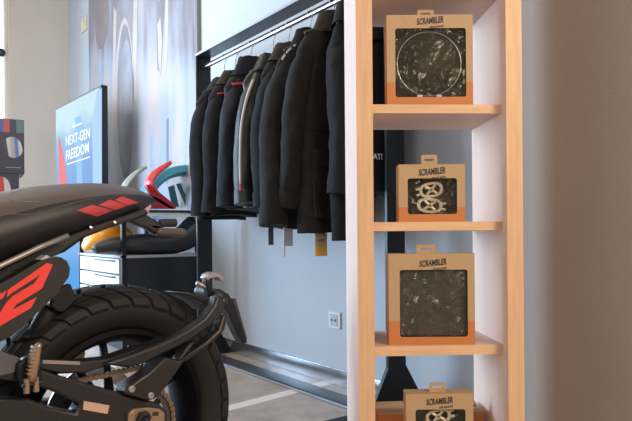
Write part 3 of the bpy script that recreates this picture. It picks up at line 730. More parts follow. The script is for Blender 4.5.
# ---------------------------------------------------------------- shelf unit
UW = 0.387; T = 0.038; D = 0.262; UH = 1.95
def shz(py, d=0.03): return SH.on_y(440, py, d)[1]
tops = [1.352, shz(104.6), shz(221.8), shz(345.6), 0.212]
bots = [1.332, shz(113.3), shz(230.6), shz(355.2), 0.190]
unit = thing('shelf_unit', 'tall open maple shelf unit holding the boxed accessories', 'shelf unit', SH.o, SH.a)
for x0 in (0, UW - T):
    p = obj('side_panel', box(B(), x0, x0 + T, 0.0015, D, 0, UH), lam_m, unit)
    obj('edge_band', box(B(), x0, x0 + T, -0.0005, 0.0015, 0, UH), maple_m, p)
alltops = list(zip(tops, bots)) + [(1.632, 1.612), (UH, UH - 0.038), (0.06, 0.038)]
for tp, bt in alltops:
    p = obj('shelf', box(B(), T, UW - T, 0.0315, D, bt, tp), mat('shelf_laminate', (0.62, 0.45, 0.37), 0.45, var=0.04, vscale=10, stretch=(0.4, 3, 3)), unit)
    obj('edge_band', box(B(), T, UW - T, 0.0295, 0.0315, bt, tp), mat('maple_edge_h', (0.68, 0.43, 0.25), 0.45, var=0.10, vscale=14, stretch=(0.6, 6, 6)), p)

# ---------------------------------------------------------------- window boxes
def kraft(h, frac, nm):
    m = bpy.data.materials.new('kraft_card_' + nm); m.use_nodes = True; nt = m.node_tree; b = nt.nodes['Principled BSDF']; b.inputs['Roughness'].default_value = 0.55
    tc = nt.nodes.new('ShaderNodeTexCoord'); sx = nt.nodes.new('ShaderNodeSeparateXYZ'); nt.links.new(tc.outputs['Object'], sx.inputs[0])
    lt = nt.nodes.new('ShaderNodeMath'); lt.operation = 'LESS_THAN'; lt.inputs[1].default_value = h * frac; nt.links.new(sx.outputs['Z'], lt.inputs[0])
    n = nt.nodes.new('ShaderNodeTexNoise'); n.inputs['Scale'].default_value = 220; nt.links.new(tc.outputs['Object'], n.inputs['Vector'])
    r = nt.nodes.new('ShaderNodeValToRGB'); r.color_ramp.elements[0].color = (0.36, 0.235, 0.125, 1); r.color_ramp.elements[1].color = (0.50, 0.335, 0.19, 1)
    nt.links.new(n.outputs['Fac'], r.inputs['Fac'])
    mx = nt.nodes.new('ShaderNodeMix'); mx.data_type = 'RGBA'; nt.links.new(lt.outputs[0], mx.inputs['Factor']); nt.links.new(r.outputs[0], mx.inputs['A'])
    mx.inputs['B'].default_value = (0.50, 0.175, 0.045, 1); nt.links.new(mx.outputs['Result'], b.inputs['Base Color'])
    return m
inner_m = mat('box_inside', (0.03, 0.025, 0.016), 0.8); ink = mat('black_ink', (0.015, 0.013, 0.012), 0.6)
film = bpy.data.materials.new('clear_film'); film.use_nodes = True
fb = film.node_tree.nodes['Principled BSDF']; fb.inputs['Base Color'].default_value = (0.10, 0.09, 0.06, 1); fb.inputs['Roughness'].default_value = 0.12; fb.inputs['Alpha'].default_value = 0.10; fb.inputs['Specular IOR Level'].default_value = 0.9
fn = film.node_tree; n = fn.nodes.new('ShaderNodeTexNoise'); n.inputs['Scale'].default_value = 14; n.inputs['Distortion'].default_value = 2.5; n.inputs['Detail'].default_value = 2
tcf = fn.nodes.new('ShaderNodeTexCoord'); fn.links.new(tcf.outputs['Object'], n.inputs['Vector'])
bp = fn.nodes.new('ShaderNodeBump'); bp.inputs['Strength'].default_value = 1.0; bp.inputs['Distance'].default_value = 0.03; fn.links.new(n.outputs['Fac'], bp.inputs['Height']); fn.links.new(bp.outputs[0], fb.inputs['Normal'])
bronze = mat('satin_bronze_metal', (0.72, 0.60, 0.44), 0.35, 0.3); silver = mat('silver_metal', (0.55, 0.53, 0.48), 0.25, 0.8)
def rrect(x0, x1, z0, z1, r, n=4):
    out = []
    for cx, cz, a0 in ((x1 - r, z1 - r, 0), (x0 + r, z1 - r, 90), (x0 + r, z0 + r, 180), (x1 - r, z0 + r, 270)):
        for k in range(n + 1):
            a = math.radians(a0 + 90 * k / n); out.append((cx + r * math.cos(a), cz + r * math.sin(a)))
    return out
def holed(bm, outer, inner, y0, y1):
    """plate with outline outer and a hole inner, both 2D lists with equal length"""
    def V(p, y): return bm.verts.new((p[0], y, p[1]))
    O0 = [V(p, y0) for p in outer]; I0 = [V(p, y0) for p in inner]; O1 = [V(p, y1) for p in outer]; I1 = [V(p, y1) for p in inner]
    n = len(outer)
    for k in range(n):
        j = (k + 1) % n
        bm.faces.new((O0[k], O0[j], I0[j], I0[k])); bm.faces.new((O1[j], O1[k], I1[k], I1[j]))
        bm.faces.new((O0[k], O1[k], O1[j], O0[j])); bm.faces.new((I0[j], I1[j], I1[k], I0[k]))
    return bm
def window_box(label, d, shelf_top, pxl, pxr, pyt, pyb, winpx, tabpx, depth, frac, nm, content=None, film_on=True, yaw=-0.05, txt=None):
    xa, zt_ = SH.on_y(pxl, pyt, d); xb, zb_ = SH.on_y(pxr, pyb, d)
    x0w = xa; w = xb - xa; h = zt_ - shelf_top
    t = thing('accessory_box', label, 'box', SH.w(xa, d, shelf_top), SH.a + yaw, 'windowed cardboard accessory boxes')
    km = kraft(h, frac, nm)
    def L(px, py): a, z = SH.on_y(px, py, d); return (a - xa, z - shelf_top)
    wx0, wz1 = L(winpx[0], winpx[1]); wx1, wz0 = L(winpx[2], winpx[3])
    inn = rrect(wx0, wx1, wz0, wz1, 0.006); out = rrect(0, w, 0, h, 0.0003)
    bm = holed(B(), out, inn, 0, 0.0015)
    box(bm, 0, 0.0015, 0.0015, depth, 0, h); box(bm, w - 0.0015, w, 0.0015, depth, 0, h)
    box(bm, 0.0015, w - 0.0015, 0.0015, depth, 0, 0.0015); box(bm, 0.0015, w - 0.0015, 0.0015, depth, h - 0.0015, h)
    box(bm, 0.0015, w - 0.0015, depth - 0.0015, depth, 0.0015, h - 0.0015)
    obj('carton', bm, km, t)
    obj('inner_tray', box(B(), 0.003, w - 0.003, depth * 0.86, depth - 0.003, 0.003, h - 0.003), inner_m, t)
    # hang tab with euro slot
    tx0, tz1 = L(tabpx[0], tabpx[1]); tx1, _ = L(tabpx[2], tabpx[1])
    hh = tz1 - h; mid = (tx0 + tx1) / 2; sw_ = (tx1 - tx0) * 0.30
    o = holed(B(), rrect(tx0, tx1, h - 0.001, tz1, 0.004), rrect(mid - sw_, mid + sw_, h + hh * 0.38, h + hh * 0.62, min(0.0024, hh * 0.11)), depth * 0.45, depth * 0.45 + 0.0015)
    obj('hang_tab', o, km, t)
    if film_on: obj('window_film', box(B(), wx0 - 0.003, wx1 + 0.003, 0.0022, 0.0026, wz0 - 0.003, wz1 + 0.003), film, t)
    # logo
    (lx0, ly0, lx1, ly1) = txt
    a0, c0 = L(lx0, ly1); a1, c1 = L(lx1, ly0)
    text('SCRAMBLER', ink, t, 'lettering', ((a0 + a1) / 2, -0.0003, c0 + (c1 - c0) * 0.58), (1, 0, 0.09), (0, 0, 1), a1 - a0, (c1 - c0) * 0.80, 0.0003, bold=0.03, shear=0.1)
    text('DUCATI', ink, t, 'lettering', (a0 + (a1 - a0) * 0.74, -0.0003, c0 - (c1 - c0) * 0.16), (1, 0, 0.09), (0, 0, 1), (a1 - a0) * 0.50, (c1 - c0) * 0.26, 0.0003, bold=0.05)
    if content: content(t, wx0, wx1, wz0, wz1, depth)
    return t
def c_ring(t, x0, x1, z0, z1, dp):
    cx, cz = (x0 + x1) / 2 - 0.002, (z0 + z1) / 2; r = min(x1 - x0, z1 - z0) * 0.47
    o = obj('headlamp_ring', tube(B(), [Vector((cx + r * math.cos(a * math.pi / 24), 0.012, cz + r * math.sin(a * math.pi / 24))) for a in range(48)], 0.0016, 8, closed=True), silver, t, smooth=True)
    bm = B(); lathe(bm, [(r * 0.97, 0.016), (r * 0.8, 0.024), (r * 0.4, 0.032), (0.001, 0.035)], 48, 'y', (cx, 0, cz)); obj('lamp_cover', bm, mat('smoked_plastic', (0.055, 0.048, 0.034), 0.22), t, smooth=True)
    c_folds(t, x0, x1, z0, z1, dp)
    for (a, b, w_) in ((-0.30, -0.97, 0.012), (0.30, -0.97, 0.012)):
        obj('clip', box(B(), cx + a * r - w_ / 2, cx + a * r + w_ / 2, 0.006, 0.012, z0 + 0.001, z0 + 0.006), wp_m, t)
bag = mat('clear_bag_plastic', (0.5, 0.47, 0.40), 0.1, alpha=0.55)
def c_folds(t, x0, x1, z0, z1, dp, n=9, sd=3):
    rnd = random.Random(sd + int(x1 * 1e4)); w = x1 - x0; h = z1 - z0
    # a crumpled bag sheet: faceted surface
    bm = B(); nx, nz = 14, 14; g = []
    for j in range(nz + 1):
        row = []
        for i in range(nx + 1):
            a = i / nx; c = j / nz
            a2 = a + (rnd.uniform(-0.03, 0.03) if 0 < i < nx else 0); c2 = c + (rnd.uniform(-0.03, 0.03) if 0 < j < nz else 0)
            row.append(bm.verts.new((x0 + w * a2, 0.0085 + 0.010 * noise.noise(Vector((a * 5, c * 5, sd))) + rnd.uniform(-0.002, 0.002), z0 + h * c2)))
        g.append(row)
    for j in range(nz):
        for i in range(nx): bm.faces.new((g[j][i], g[j][i + 1], g[j + 1][i + 1])); bm.faces.new((g[j][i], g[j + 1][i + 1], g[j + 1][i]))
    obj('plastic_bag', bm, crump, t)
crump = bpy.data.materials.new('crumpled_clear_bag'); crump.use_nodes = True
cb = crump.node_tree.nodes['Principled BSDF']; cb.inputs['Base Color'].default_value = (0.12, 0.11, 0.08, 1); cb.inputs['Roughness'].default_value = 0.08; cb.inputs['Alpha'].default_value = 0.14; cb.inputs['Specular IOR Level'].default_value = 1.0
def c_dark(t, x0, x1, z0, z1, dp):
    obj('folded_liner', box(B(), x0 - 0.002, x1 + 0.002, 0.016, 0.03, z0, z1), mat('dark_liner', (0.042, 0.036, 0.024), 0.5, var=0.2, vscale=20, bump=0.4, bscale=30), t, bevel=0.003)
    c_folds(t, x0, x1, z0, z1, dp, sd=8)
def footpeg_item(t, cx, cz, rx, rz, flip, tilt=0.0, y=0.014):
    """oval toothed footpeg: two round openings, centre screw, clevis at one end"""
    M = Matrix.Translation((cx, y, cz)) @ Matrix.Rotation(tilt, 4, 'Y')
    bm = B(); n = 48
    ring = []
    for k in range(n):
        a = 2 * math.pi * k / n; s_ = 1.0 + (0.07 if k % 2 else 0)
        ring.append(Vector((rx * s_ * math.copysign(abs(math.cos(a)) ** 0.8, math.cos(a)), 0, rz * s_ * math.copysign(abs(math.sin(a)) ** 0.8, math.sin(a)))))
    inn = [Vector((p.x * 0.76, 0, p.z * 0.68)) for p in ring]
    vo = [bm.verts.new(M @ p) for p in ring]; vi = [bm.verts.new(M @ p) for p in inn]
    vo2 = [bm.verts.new(M @ (p + Vector((0, 0.008, 0)))) for p in ring]; vi2 = [bm.verts.new(M @ (p + Vector((0, 0.008, 0)))) for p in inn]
    for k in range(n):
        j = (k + 1) % n
        bm.faces.new((vo[k], vo[j], vi[j], vi[k])); bm.faces.new((vo[k], vo2[k], vo2[j], vo[j])); bm.faces.new((vi[j], vi2[j], vi2[k], vi[k]))
    o = obj('footpeg', bm, bronze, t, smooth=True, autos=30)
    bm = B()
    for a in (45, 135, 225, 315):
        e = Vector((rx * 0.62 * math.cos(math.radians(a)), 0.003, rz * 0.82 * math.sin(math.radians(a))))
        tube(bm, [M @ Vector((0, 0.003, 0)), M @ e], rz * 0.20, 8)
    tube(bm, [M @ Vector((0, -0.001, 0)), M @ Vector((0, 0.008, 0))], rz * 0.36, 16)
    obj('cross_brace', bm, bronze, o, smooth=True, autos=40)
    bm = B()
    for s_ in (-1, 1): tube(bm, [M @ Vector((flip * rx * 0.95, 0.004, s_ * rz * 0.35)), M @ Vector((flip * rx * 1.32, 0.004, s_ * rz * 0.42))], rz * 0.20, 10)
    obj('clevis', bm, bronze, o, smooth=True, autos=40)
    obj('screw', tube(B(), [M @ Vector((0, -0.003, 0)), M @ Vector((0, 0.0, 0))], rz * 0.14, 10), ink, o)
def c_pegs(t, x0, x1, z0, z1, dp):
    w, h = x1 - x0, z1 - z0
    footpeg_item(t, x0 + w * 0.50, z0 + h * 0.69, w * 0.235, h * 0.205, -1, tilt=-0.17)
    footpeg_item(t, x0 + w * 0.47, z0 + h * 0.25, w * 0.25, h * 0.205, 1, tilt=0.08)
    bm = B(); c_folds(t, x0 + w * 0.55, x1, z0, z1, dp)
def c_pegs_top(t, x0, x1, z0, z1, dp):
    w, h = x1 - x0, z1 - z0
    footpeg_item(t, x0 + w * 0.48, z1 - w * 0.18, w * 0.25, w * 0.145, 1, tilt=-0.20)
    footpeg_item(t, x0 + w * 0.52, z1 - w * 0.52, w * 0.25, w * 0.145, -1, tilt=0.05)
window_box('windowed kraft box with a round headlamp ring, on the highest shelf in view', 0.05, tops[1], 386.5, 472, 15, 104, (395, 28.5, 465.3, 97.5), (418.5, 7, 435), 0.05, 0.262, 'a', c_ring, txt=(416.5, 18, 443, 26))
window_box('small windowed kraft box showing two bronze footpegs, on the middle shelf', 0.06, tops[2], 398.5, 464.5, 164.5, 221.5, (407.5, 178.5, 456.5, 214), (422.5, 154, 438.5), 0.045, 0.262, 'b', c_pegs, txt=(418.5, 168, 445, 176.5))
window_box('large windowed kraft box with dark contents, on the third shelf', 0.045, tops[3], 388.5, 474, 254, 344.5, (399.5, 270, 467, 336), (417.5, 245, 437), 0.05, 0.262, 'c', c_dark, txt=(419, 259, 446, 267.5))
window_box('windowed kraft box with footpegs cut by the bottom edge, on the lowest shelf in view', 0.04, tops[4], 406, 472.5, 394, 421, (415.5, 409.5, 465, 450), (430.5, 384.5, 446.5), 0.045, 0.25, 'd', c_pegs_top, txt=(426, 397, 452.5, 405.5))
# plain carton behind it
pc = thing('plain_carton', 'wide plain brown carton behind the lowest windowed box', 'box', SH.w(0, 0, tops[4]), SH.a)
xa, z1 = SH.on_y(379, 413, 0.13); xb, _ = SH.on_y(484, 413, 0.13)
xa = max(xa, T + 0.004); xb = min(xb, UW - T - 0.004)
obj('carton', box(B(), xa, xb, 0.13, 0.235, 0, z1 - tops[4]), kraft(z1 - tops[4], 0.96, 'e'), pc, bevel=0.001)
obj('tape', box(B(), xa, xb, 0.165, 0.20, z1 - tops[4], z1 - tops[4] + 0.0006), kr, pc)
# little card leaning on it
cf = thing('folded_card', 'small white folded card with green print on the plain carton', 'card', SH.w(xb - 0.024, 0.150, z1 + 0.0006), SH.a)
poly = [(-0.026, 0), (0.020, 0), (-0.004, 0.034), (-0.014, 0.040)]
obj('card', prism(B(), poly, lambda a, b, d: Vector((a, d, b)), 0, 0.001), mat('white_card', (0.75, 0.74, 0.70), 0.6), cf)
obj('green_print', prism(B(), [(-0.013, 0.004), (0.011, 0.004), (0.009, 0.010), (-0.012, 0.010)], lambda a, b, d: Vector((a, d, b)), -0.0006, 0), mat('green_ink', (0.25, 0.42, 0.25), 0.6), cf)

# ================================================================ MOTORCYCLE
moto = thing('motorcycle', 'black motorcycle with red number graphic and chunky rear tyre, parked at left', 'motorcycle', BK.o, BK.a)
AX = 0.325
rub = mat('tyre_rubber', (0.012, 0.0115, 0.0115), 0.62, var=0.1, vscale=60, bump=0.08, bscale=400, spec=0.3)
satin = mat('satin_black_alloy', (0.007, 0.008, 0.012), 0.42, 0.0, spec=0.35); plast = mat('matt_black_plastic', (0.013, 0.012, 0.012), 0.5, bump=0.08, bscale=600)
swm = mat('swingarm_black', (0.013, 0.011, 0.0105), 0.42, 0.0); gold = mat('bronze_anodised', (0.42, 0.29, 0.20), 0.35, 0.75)
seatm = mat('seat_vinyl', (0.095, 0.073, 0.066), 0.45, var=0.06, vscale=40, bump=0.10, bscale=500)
redg = mat('red_graphic', (0.80, 0.045, 0.035), 0.45); pale_al = mat('dull_alloy', (0.35, 0.31, 0.29), 0.4, 0.6)
def BP(px, py, lat): a, z = BK.on_y(px, py, lat); return Vector((a, lat, z))
def side_prism(name, pts, lat0, lat1, m, parent=None, bevel=0.004, trace=None, clampz=0.0):
    lt_ = lat1 if trace is None else trace
    poly = [BK.on_y(x, y, lt_) for x, y in pts]
    poly = [(a, max(b, clampz)) for a, b in poly]
    return obj(name, prism(B(), poly, lambda a, b, d: Vector((a, d, b)), lat0, lat1), m, parent or moto, bevel=bevel)
def wheel(cx, RO, label, wdt=0.09, rear=True):
    wh = obj('tyre', lathe(B(), [(RO - 0.105, -wdt * 0.62), (RO - 0.085, -wdt * 0.86), (RO - 0.055, -wdt * 0.98), (RO - 0.030, -wdt * 0.92), (RO - 0.014, -wdt * 0.68), (RO - 0.007, -wdt * 0.35), (RO - 0.006, 0),
                                 (RO - 0.007, wdt * 0.35), (RO - 0.014, wdt * 0.68), (RO - 0.030, wdt * 0.92), (RO - 0.055, wdt * 0.98), (RO - 0.085, wdt * 0.86), (RO - 0.105, wdt * 0.62)], 96, 'y', (cx, 0, AX), closed=True), rub, moto, smooth=True)
    # tread blocks
    bm = B(); N = 34
    def surf(a, s, lift):
        prof = [(0, 0.006), (0.35, 0.007), (0.68, 0.014), (0.92, 0.030), (0.99, 0.048)]
        q = abs(s)
        for (p0, d0), (p1, d1) in zip(prof, prof[1:]):
            if q <= p1: dd = d0 + (d1 - d0) * (q - p0) / (p1 - p0); break
        else: dd = 0.048
        nr = 1.0 if q < 0.6 else 0.6
        r = RO - dd + lift * nr; y = wdt * s + (math.copysign(lift * 0.6, s) if q > 0.7 else 0)
        return Vector((cx + r * math.cos(a), y, AX + r * math.sin(a)))
    st = 2 * math.pi / N
    for k in range(N):
        a0 = k * st
        for (s0, s1, o0, o1, l0) in ((-0.97, -0.62, 0.9, 0.35, 0.85), (-0.57, -0.08, 0.35, -0.1, 0.86), (-0.03, 0.46, 0.42, 0.10, 0.86), (0.51, 0.72, 0.15, 0.50, 0.84), (0.75, 0.98, 0.55, 0.95, 0.84)):
            g = []
            nn = 4
            for i in range(nn + 1):
                s = s0 + (s1 - s0) * i / nn; off = (o0 + (o1 - o0) * i / nn) * st
                g.append([(a0 + off + st * (l0 - 0.06) * j / 3, s) for j in range(4)])
            top = [[bm.verts.new(surf(a, s, 0.0085)) for a, s in row] for row in g]; bot = [[bm.verts.new(surf(a, s, -0.003)) for a, s in row] for row in g]
            for i in range(nn):
                for j in range(3): bm.faces.new((top[i][j], top[i][j + 1], top[i + 1][j + 1], top[i + 1][j]))
            for i in range(nn):
                bm.faces.new((bot[i][0], top[i][0], top[i + 1][0], bot[i + 1][0])); bm.faces.new((top[i][3], bot[i][3], bot[i + 1][3], top[i + 1][3]))
            for j in range(3):
                bm.faces.new((bot[0][j + 1], top[0][j + 1], top[0][j], bot[0][j])); bm.faces.new((bot[nn][j], top[nn][j], top[nn][j + 1], bot[nn][j + 1]))
    obj('tread', bm, rub, wh)
    rimm = mat('black_rim', (0.003, 0.003, 0.004), 0.6, spec=0.1)
    rim = obj('rim', lathe(B(), [(RO - 0.100, -0.062), (RO - 0.112, -0.066), (RO - 0.122, -0.055), (RO - 0.135, -0.02), (RO - 0.135, 0.02), (RO - 0.122, 0.055), (RO - 0.112, 0.066), (RO - 0.100, 0.062), (RO - 0.125, 0.0)], 72, 'y', (cx, 0, AX), closed=True), rimm, moto, smooth=True, autos=40)
    hub = obj('hub', lathe(B(), [(0.0, -0.07), (0.035, -0.07), (0.045, -0.04), (0.045, 0.04), (0.035, 0.07), (0.0, 0.07)], 32, 'y', (cx, 0, AX)), satin, moto, smooth=True, autos=40)
    for k in range(5):
        for dlt in (-0.12, 0.12):
            a = math.radians(90 - 18 + k * 72); a1 = a + dlt * 1.5; a2 = a + dlt * 0.9
            p0 = Vector((cx + 0.035 * math.cos(a1), 0.02, AX + 0.035 * math.sin(a1))); p1 = Vector((cx + (RO - 0.128) * math.cos(a2 + dlt), 0.0, AX + (RO - 0.128) * math.sin(a2 + dlt)))
            obj('spoke', tube(B(), [p0, p0.lerp(p1, 0.5) + Vector((0, 0.008, 0)), p1], [0.013, 0.009, 0.010], 8, flat=((0, 1, 0), 1.4)), satin, rim, smooth=True)
    dsc = obj('brake_disc', holed(B(), [(cx + 0.12 * math.cos(a * math.pi / 20), AX + 0.12 * math.sin(a * math.pi / 20)) for a in range(40)], [(cx + 0.085 * math.cos(a * math.pi / 20), AX + 0.085 * math.sin(a * math.pi / 20)) for a in range(40)], -0.085, -0.080), steel_m, moto)
    return wh
wheel(0.018, 0.325, '', wdt=0.084)
# sprocket
n = 84; outr = []
for k in range(n):
    a = 2 * math.pi * k / n; outr.append((( 0.098 if (k % 2) else 0.092) * math.cos(a), AX + (0.098 if (k % 2) else 0.092) * math.sin(a)))
inr = [(0.078 * math.cos(2 * math.pi * k / n), AX + 0.078 * math.sin(2 * math.pi * k / n)) for k in range(n)]
spk = obj('sprocket', holed(B(), outr, inr, 0.098, 0.103), mat('sprocket_steel', (0.12, 0.10, 0.09), 0.4, 0.8), moto)
for k in range(6):
    a = math.radians(20 + 60 * k)
    obj('sprocket_arm', tube(B(), [Vector((0.03 * math.cos(a), 0.100, AX + 0.03 * math.sin(a))), Vector((0.081 * math.cos(a), 0.100, AX + 0.081 * math.sin(a)))], [0.013, 0.008], 8, flat=((0, 1, 0), 0.4)), satin, spk, smooth=True)
# chain: links along top and around the sprocket
bm = B(); pa = BP(60, 385, 0.10); pb_ = BP(146, 366, 0.10)
path = []
for k in range(18): path.append(pa.lerp(pb_, k / 17))
for k in range(1, 24):
    a = math.radians(80 - k * 8); path.append(Vector((0.096 * math.cos(a) * -1 if False else -0.096 * math.cos(math.radians(90 + k * 8 - 90)) * math.sin(0) + 0.096 * math.sin(math.radians(-k * 8)), 0.10, AX + 0.096 * math.cos(math.radians(k * 8)))))
for i in range(len(path) - 1):
    p, q = path[i], path[i + 1]; d = (q - p)
    if d.length < 1e-4: continue
    c = (p + q) / 2; ang = math.atan2(d.z, d.x)
    for yy in (-0.006, 0.006):
        M = Matrix.Translation(c + Vector((0, yy, 0))) @ Matrix.Rotation(-ang, 4, 'Y')
        pts = rrect(-d.length * 0.50, d.length * 0.50, -0.0058, 0.0058, 0.005, 3)
        lo = [bm.verts.new(M @ Vector((a, -0.0012, b))) for a, b in pts]; hi = [bm.verts.new(M @ Vector((a, 0.0012, b))) for a, b in pts]
        bm.faces.new(lo); bm.faces.new(hi[::-1])
        for k in range(len(pts)): bm.faces.new((lo[k], lo[(k + 1) % len(pts)], hi[(k + 1) % len(pts)], hi[k]))
    tube(bm, [p + Vector((0, -0.008, 0)), p + Vector((0, 0.008, 0))], 0.003, 6)
obj('chain', bm, mat('chain_steel', (0.24, 0.17, 0.12), 0.4, 0.7), moto)
# swingarm (near side) : upper and lower beams with a web
side_prism('swingarm', [(-60, 330), (20, 362), (60, 376), (95, 386), (128, 395), (160, 404), (168, 412), (168, 440), (150, 450), (90, 446), (-60, 440), (-60, 398), (30, 399), (52, 408), (76, 413), (80, 404), (52, 391), (20, 382), (-60, 372)], 0.105, 0.145, swm, trace=0.145, bevel=0.006)
obj('swingarm', prism(B(), [(-0.05, AX - 0.04), (-0.05, AX + 0.03), (0.25, AX + 0.06), (0.5, AX + 0.10), (0.5, AX + 0.0), (0.25, AX - 0.05)], lambda a, b, d: Vector((a, d, b)), -0.145, -0.11), swm, moto, bevel=0.006)
side_prism('swingarm_label', [(84, 401), (109.5, 405.5), (107.5, 414), (83, 409.5)], 0.145, 0.1458, mat('label_tan', (0.55, 0.36, 0.25), 0.5), bevel=0)
side_prism('chain_guard', [(38, 364), (41, 359), (62, 361), (80, 362), (110, 359), (130, 352), (160, 343), (170, 337), (173, 344), (150, 352), (128, 360), (105, 367), (86, 373), (62, 374), (40, 370)], 0.085, 0.135, plast, bevel=0.004)
side_prism('guard_strip', [(43, 360), (80, 361.5), (80, 365), (43, 363.5)], 0.135, 0.137, pale_al, bevel=0)
# axle adjuster
adj = side_prism('axle_adjuster', [(129, 414), (134, 409), (148, 407.5), (160, 409), (165, 413), (165, 424), (160, 432), (132, 432), (128, 424)], 0.145, 0.155, gold, bevel=0.002)
side_prism('adjuster_slot', [(153, 412), (159, 412), (158, 416), (152, 416)], 0.155, 0.1555, dkp, adj, bevel=0)
p = BP(142.5, 418, 0.155)
obj('axle_nut', lathe(B(), [(0.0, 0.148), (0.017, 0.148), (0.017, 0.166), (0.009, 0.168), (0.0, 0.160)], 6, 'y', (p.x, 0, p.z)), satin, adj)
# number plate carrier arm fixed on the swingarm
arm_outer = [(124, 394), (127, 388), (150, 372), (168, 355), (188, 339), (205, 322), (213, 312), (217, 300), (222, 296), (227, 303), (227, 318), (221, 332), (205, 345), (190, 356), (176, 374), (166, 388), (156, 399), (148, 401)]
arm_hole1 = [(171, 357), (190, 344), (194, 346), (186, 358), (180, 361)]
side_prism('carrier_arm', [(124, 394), (127, 388), (150, 372), (166, 357), (178, 361), (186, 359), (176, 374), (166, 388), (156, 399), (148, 401)], 0.110, 0.158, swm, bevel=0.005)
side_prism('carrier_arm', [(104, 364), (128, 356), (165, 342), (188, 330), (205, 318), (214, 306), (217, 296), (223, 296), (226, 306), (221, 318), (205, 330), (190, 341), (172, 350), (150, 362), (128, 368)], 0.118, 0.150, swm, bevel=0.006)
side_prism('carrier_arm', [(178, 361), (190, 343), (196, 341), (190, 352), (205, 343), (219, 330), (224, 314), (228, 318), (225, 330), (218, 338), (203, 350), (186, 362)], 0.118, 0.150, swm, bevel=0.005)
for (x, y) in ((131.5, 389), (150.5, 395.5)):
    p = BP(x, y, 0.16); obj('bolt', lathe(B(), [(0.0, 0.158), (0.0075, 0.158), (0.0075, 0.164), (0.004, 0.165), (0.0, 0.162)], 14, 'y', (p.x, 0, p.z)), pale_al, moto)
# cross beam of the carrier and the plate bracket behind the wheel
pe = BP(222, 303, 0.134)
obj('carrier_beam', tube(B(), smooth_path([Vector((pe.x, 0.134, pe.z)), Vector((pe.x - 0.03, 0.09, pe.z + 0.01)), Vector((pe.x - 0.035, 0.02, pe.z + 0.02)), Vector((pe.x - 0.035, -0.02, pe.z + 0.02))], 4), 0.014, 10), swm, moto, smooth=True)
def LP(px, py, lat): return BP(px, py, lat)
def lump(name, pts, lat, hw, m, parent=None, bevel=0.003): return side_prism(name, pts, lat - hw, lat + hw, m, parent, bevel, trace=lat + hw)
br = lump('plate_bracket', [(213, 289), (220, 289), (229, 294), (236, 306), (245, 334), (247, 343), (243, 344), (237, 333), (229, 314), (219, 299)], 0.03, 0.016, satin)
lump('lit_edge_strip', [(233, 298), (236, 299), (247, 338), (247, 343), (243, 338)], 0.03, 0.006, mat('pale_edge', (0.10, 0.085, 0.08), 0.3, 0.5), br, 0.001)  # lit edge of the bracket, put in as a paler strip
lump('lamp_stalk', [(206, 280), (212, 279), (213, 298), (209, 298)], 0.05, 0.010, satin, br)
lump('number_plate_lamp', [(206, 278), (208, 274), (214, 272), (222, 274), (225, 281), (221, 281), (218, 277), (212, 278), (208, 281)], 0.05, 0.014, pale_al, br)
obj('cable_clip', tube(B(), [BP(197, 283, 0.05), BP(205, 287, 0.05), BP(212, 292, 0.05)], 0.006, 8), pale_al, br, smooth=True)
lump('fender_tongue', [(184, 293), (192, 293), (206, 296), (218, 300), (222, 306), (214, 312), (206, 304), (196, 299)], 0.04, 0.05, plast)
# ---- seat: lofted cross-sections
sil_top = [(-60, 197), (-30, 194), (0, 192), (15, 189), (30, 186), (60, 183.5), (90, 182), (110, 183), (130, 186.5), (142, 191), (150, 196.5), (154.5, 201)]
sil_bot = [(-60, 296), (-30, 278), (0, 262), (15, 256), (30, 249), (60, 236), (90, 226), (110, 220), (130, 214), (142, 210), (149, 206.5), (154, 203)]
rings = []
rows = []
for (xt, yt), (xb_, yb_) in zip(sil_top, sil_bot):
    f = (155 - xt) / 155.0; hw = 0.012 + 0.12 * min(1, (max(f, 0) * 1.9)) ** 0.55 if f > 0.005 else 0.012
    hw = min(hw, 0.132)
    a, zt_ = BK.on_y(xt, yt, 0.0 if f < 0 else hw * 0.25); a2, zb_ = BK.on_y(xb_, yb_, hw)
    rows.append((a, hw, zt_, zb_))
rows = [(0.80, 0.10, 0.845, 0.76), (0.62, 0.115, 0.835, 0.73), (0.45, 0.125, 0.845, 0.70)] + [r for r in rows if r[0] < 0.40]
for (x, hw, zt_, zb_) in rows:
    ring = []; n_ = 28; hh = zt_ - zb_
    for k in range(n_):
        a = 2 * math.pi * k / n_; c_, s_ = math.cos(a), math.sin(a)
        if s_ >= 0: y = hw * math.copysign(abs(c_) ** 0.85, c_); z = zb_ + hh * 0.42 + hh * 0.58 * s_ ** 1.0
        else: y = hw * math.copysign(abs(c_) ** 0.5, c_) * (1 - 0.12 * abs(s_)); z = zb_ + hh * 0.42 + hh * 0.42 * s_
        ring.append(Vector((x, y, z)))
    rings.append(ring)
seatd = mat('seat_side_vinyl_shaded', (0.020, 0.018, 0.021), 0.45, bump=0.10, bscale=500)  # darker side vinyl, partly shade put into the colour
bm = loft(B(), rings)
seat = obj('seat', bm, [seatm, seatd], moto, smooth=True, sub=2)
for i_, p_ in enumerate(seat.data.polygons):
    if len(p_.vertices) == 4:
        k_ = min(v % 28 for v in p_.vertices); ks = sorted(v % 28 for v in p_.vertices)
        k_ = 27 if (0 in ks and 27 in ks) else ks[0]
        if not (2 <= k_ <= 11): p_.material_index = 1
bpy.context.view_layer.update()
dg = bpy.context.evaluated_depsgraph_get()
bvs = BVHTree.FromObject(seat, dg)
Mi = Matrix.Translation(BK.o) @ Matrix.Rotation(BK.a, 4, 'Z'); Minv = Mi.inverted()
def on_seat(px, py, off=0.001):
    o_ = Minv @ Vector((0, 0, H)); d_ = (Minv.to_3x3() @ ray(px, py)).normalized()
    h = bvs.ray_cast(o_, d_)
    if h[0] is None: return None
    return h[0] + h[1] * (off if h[1].dot(d_) < 0 else -off)
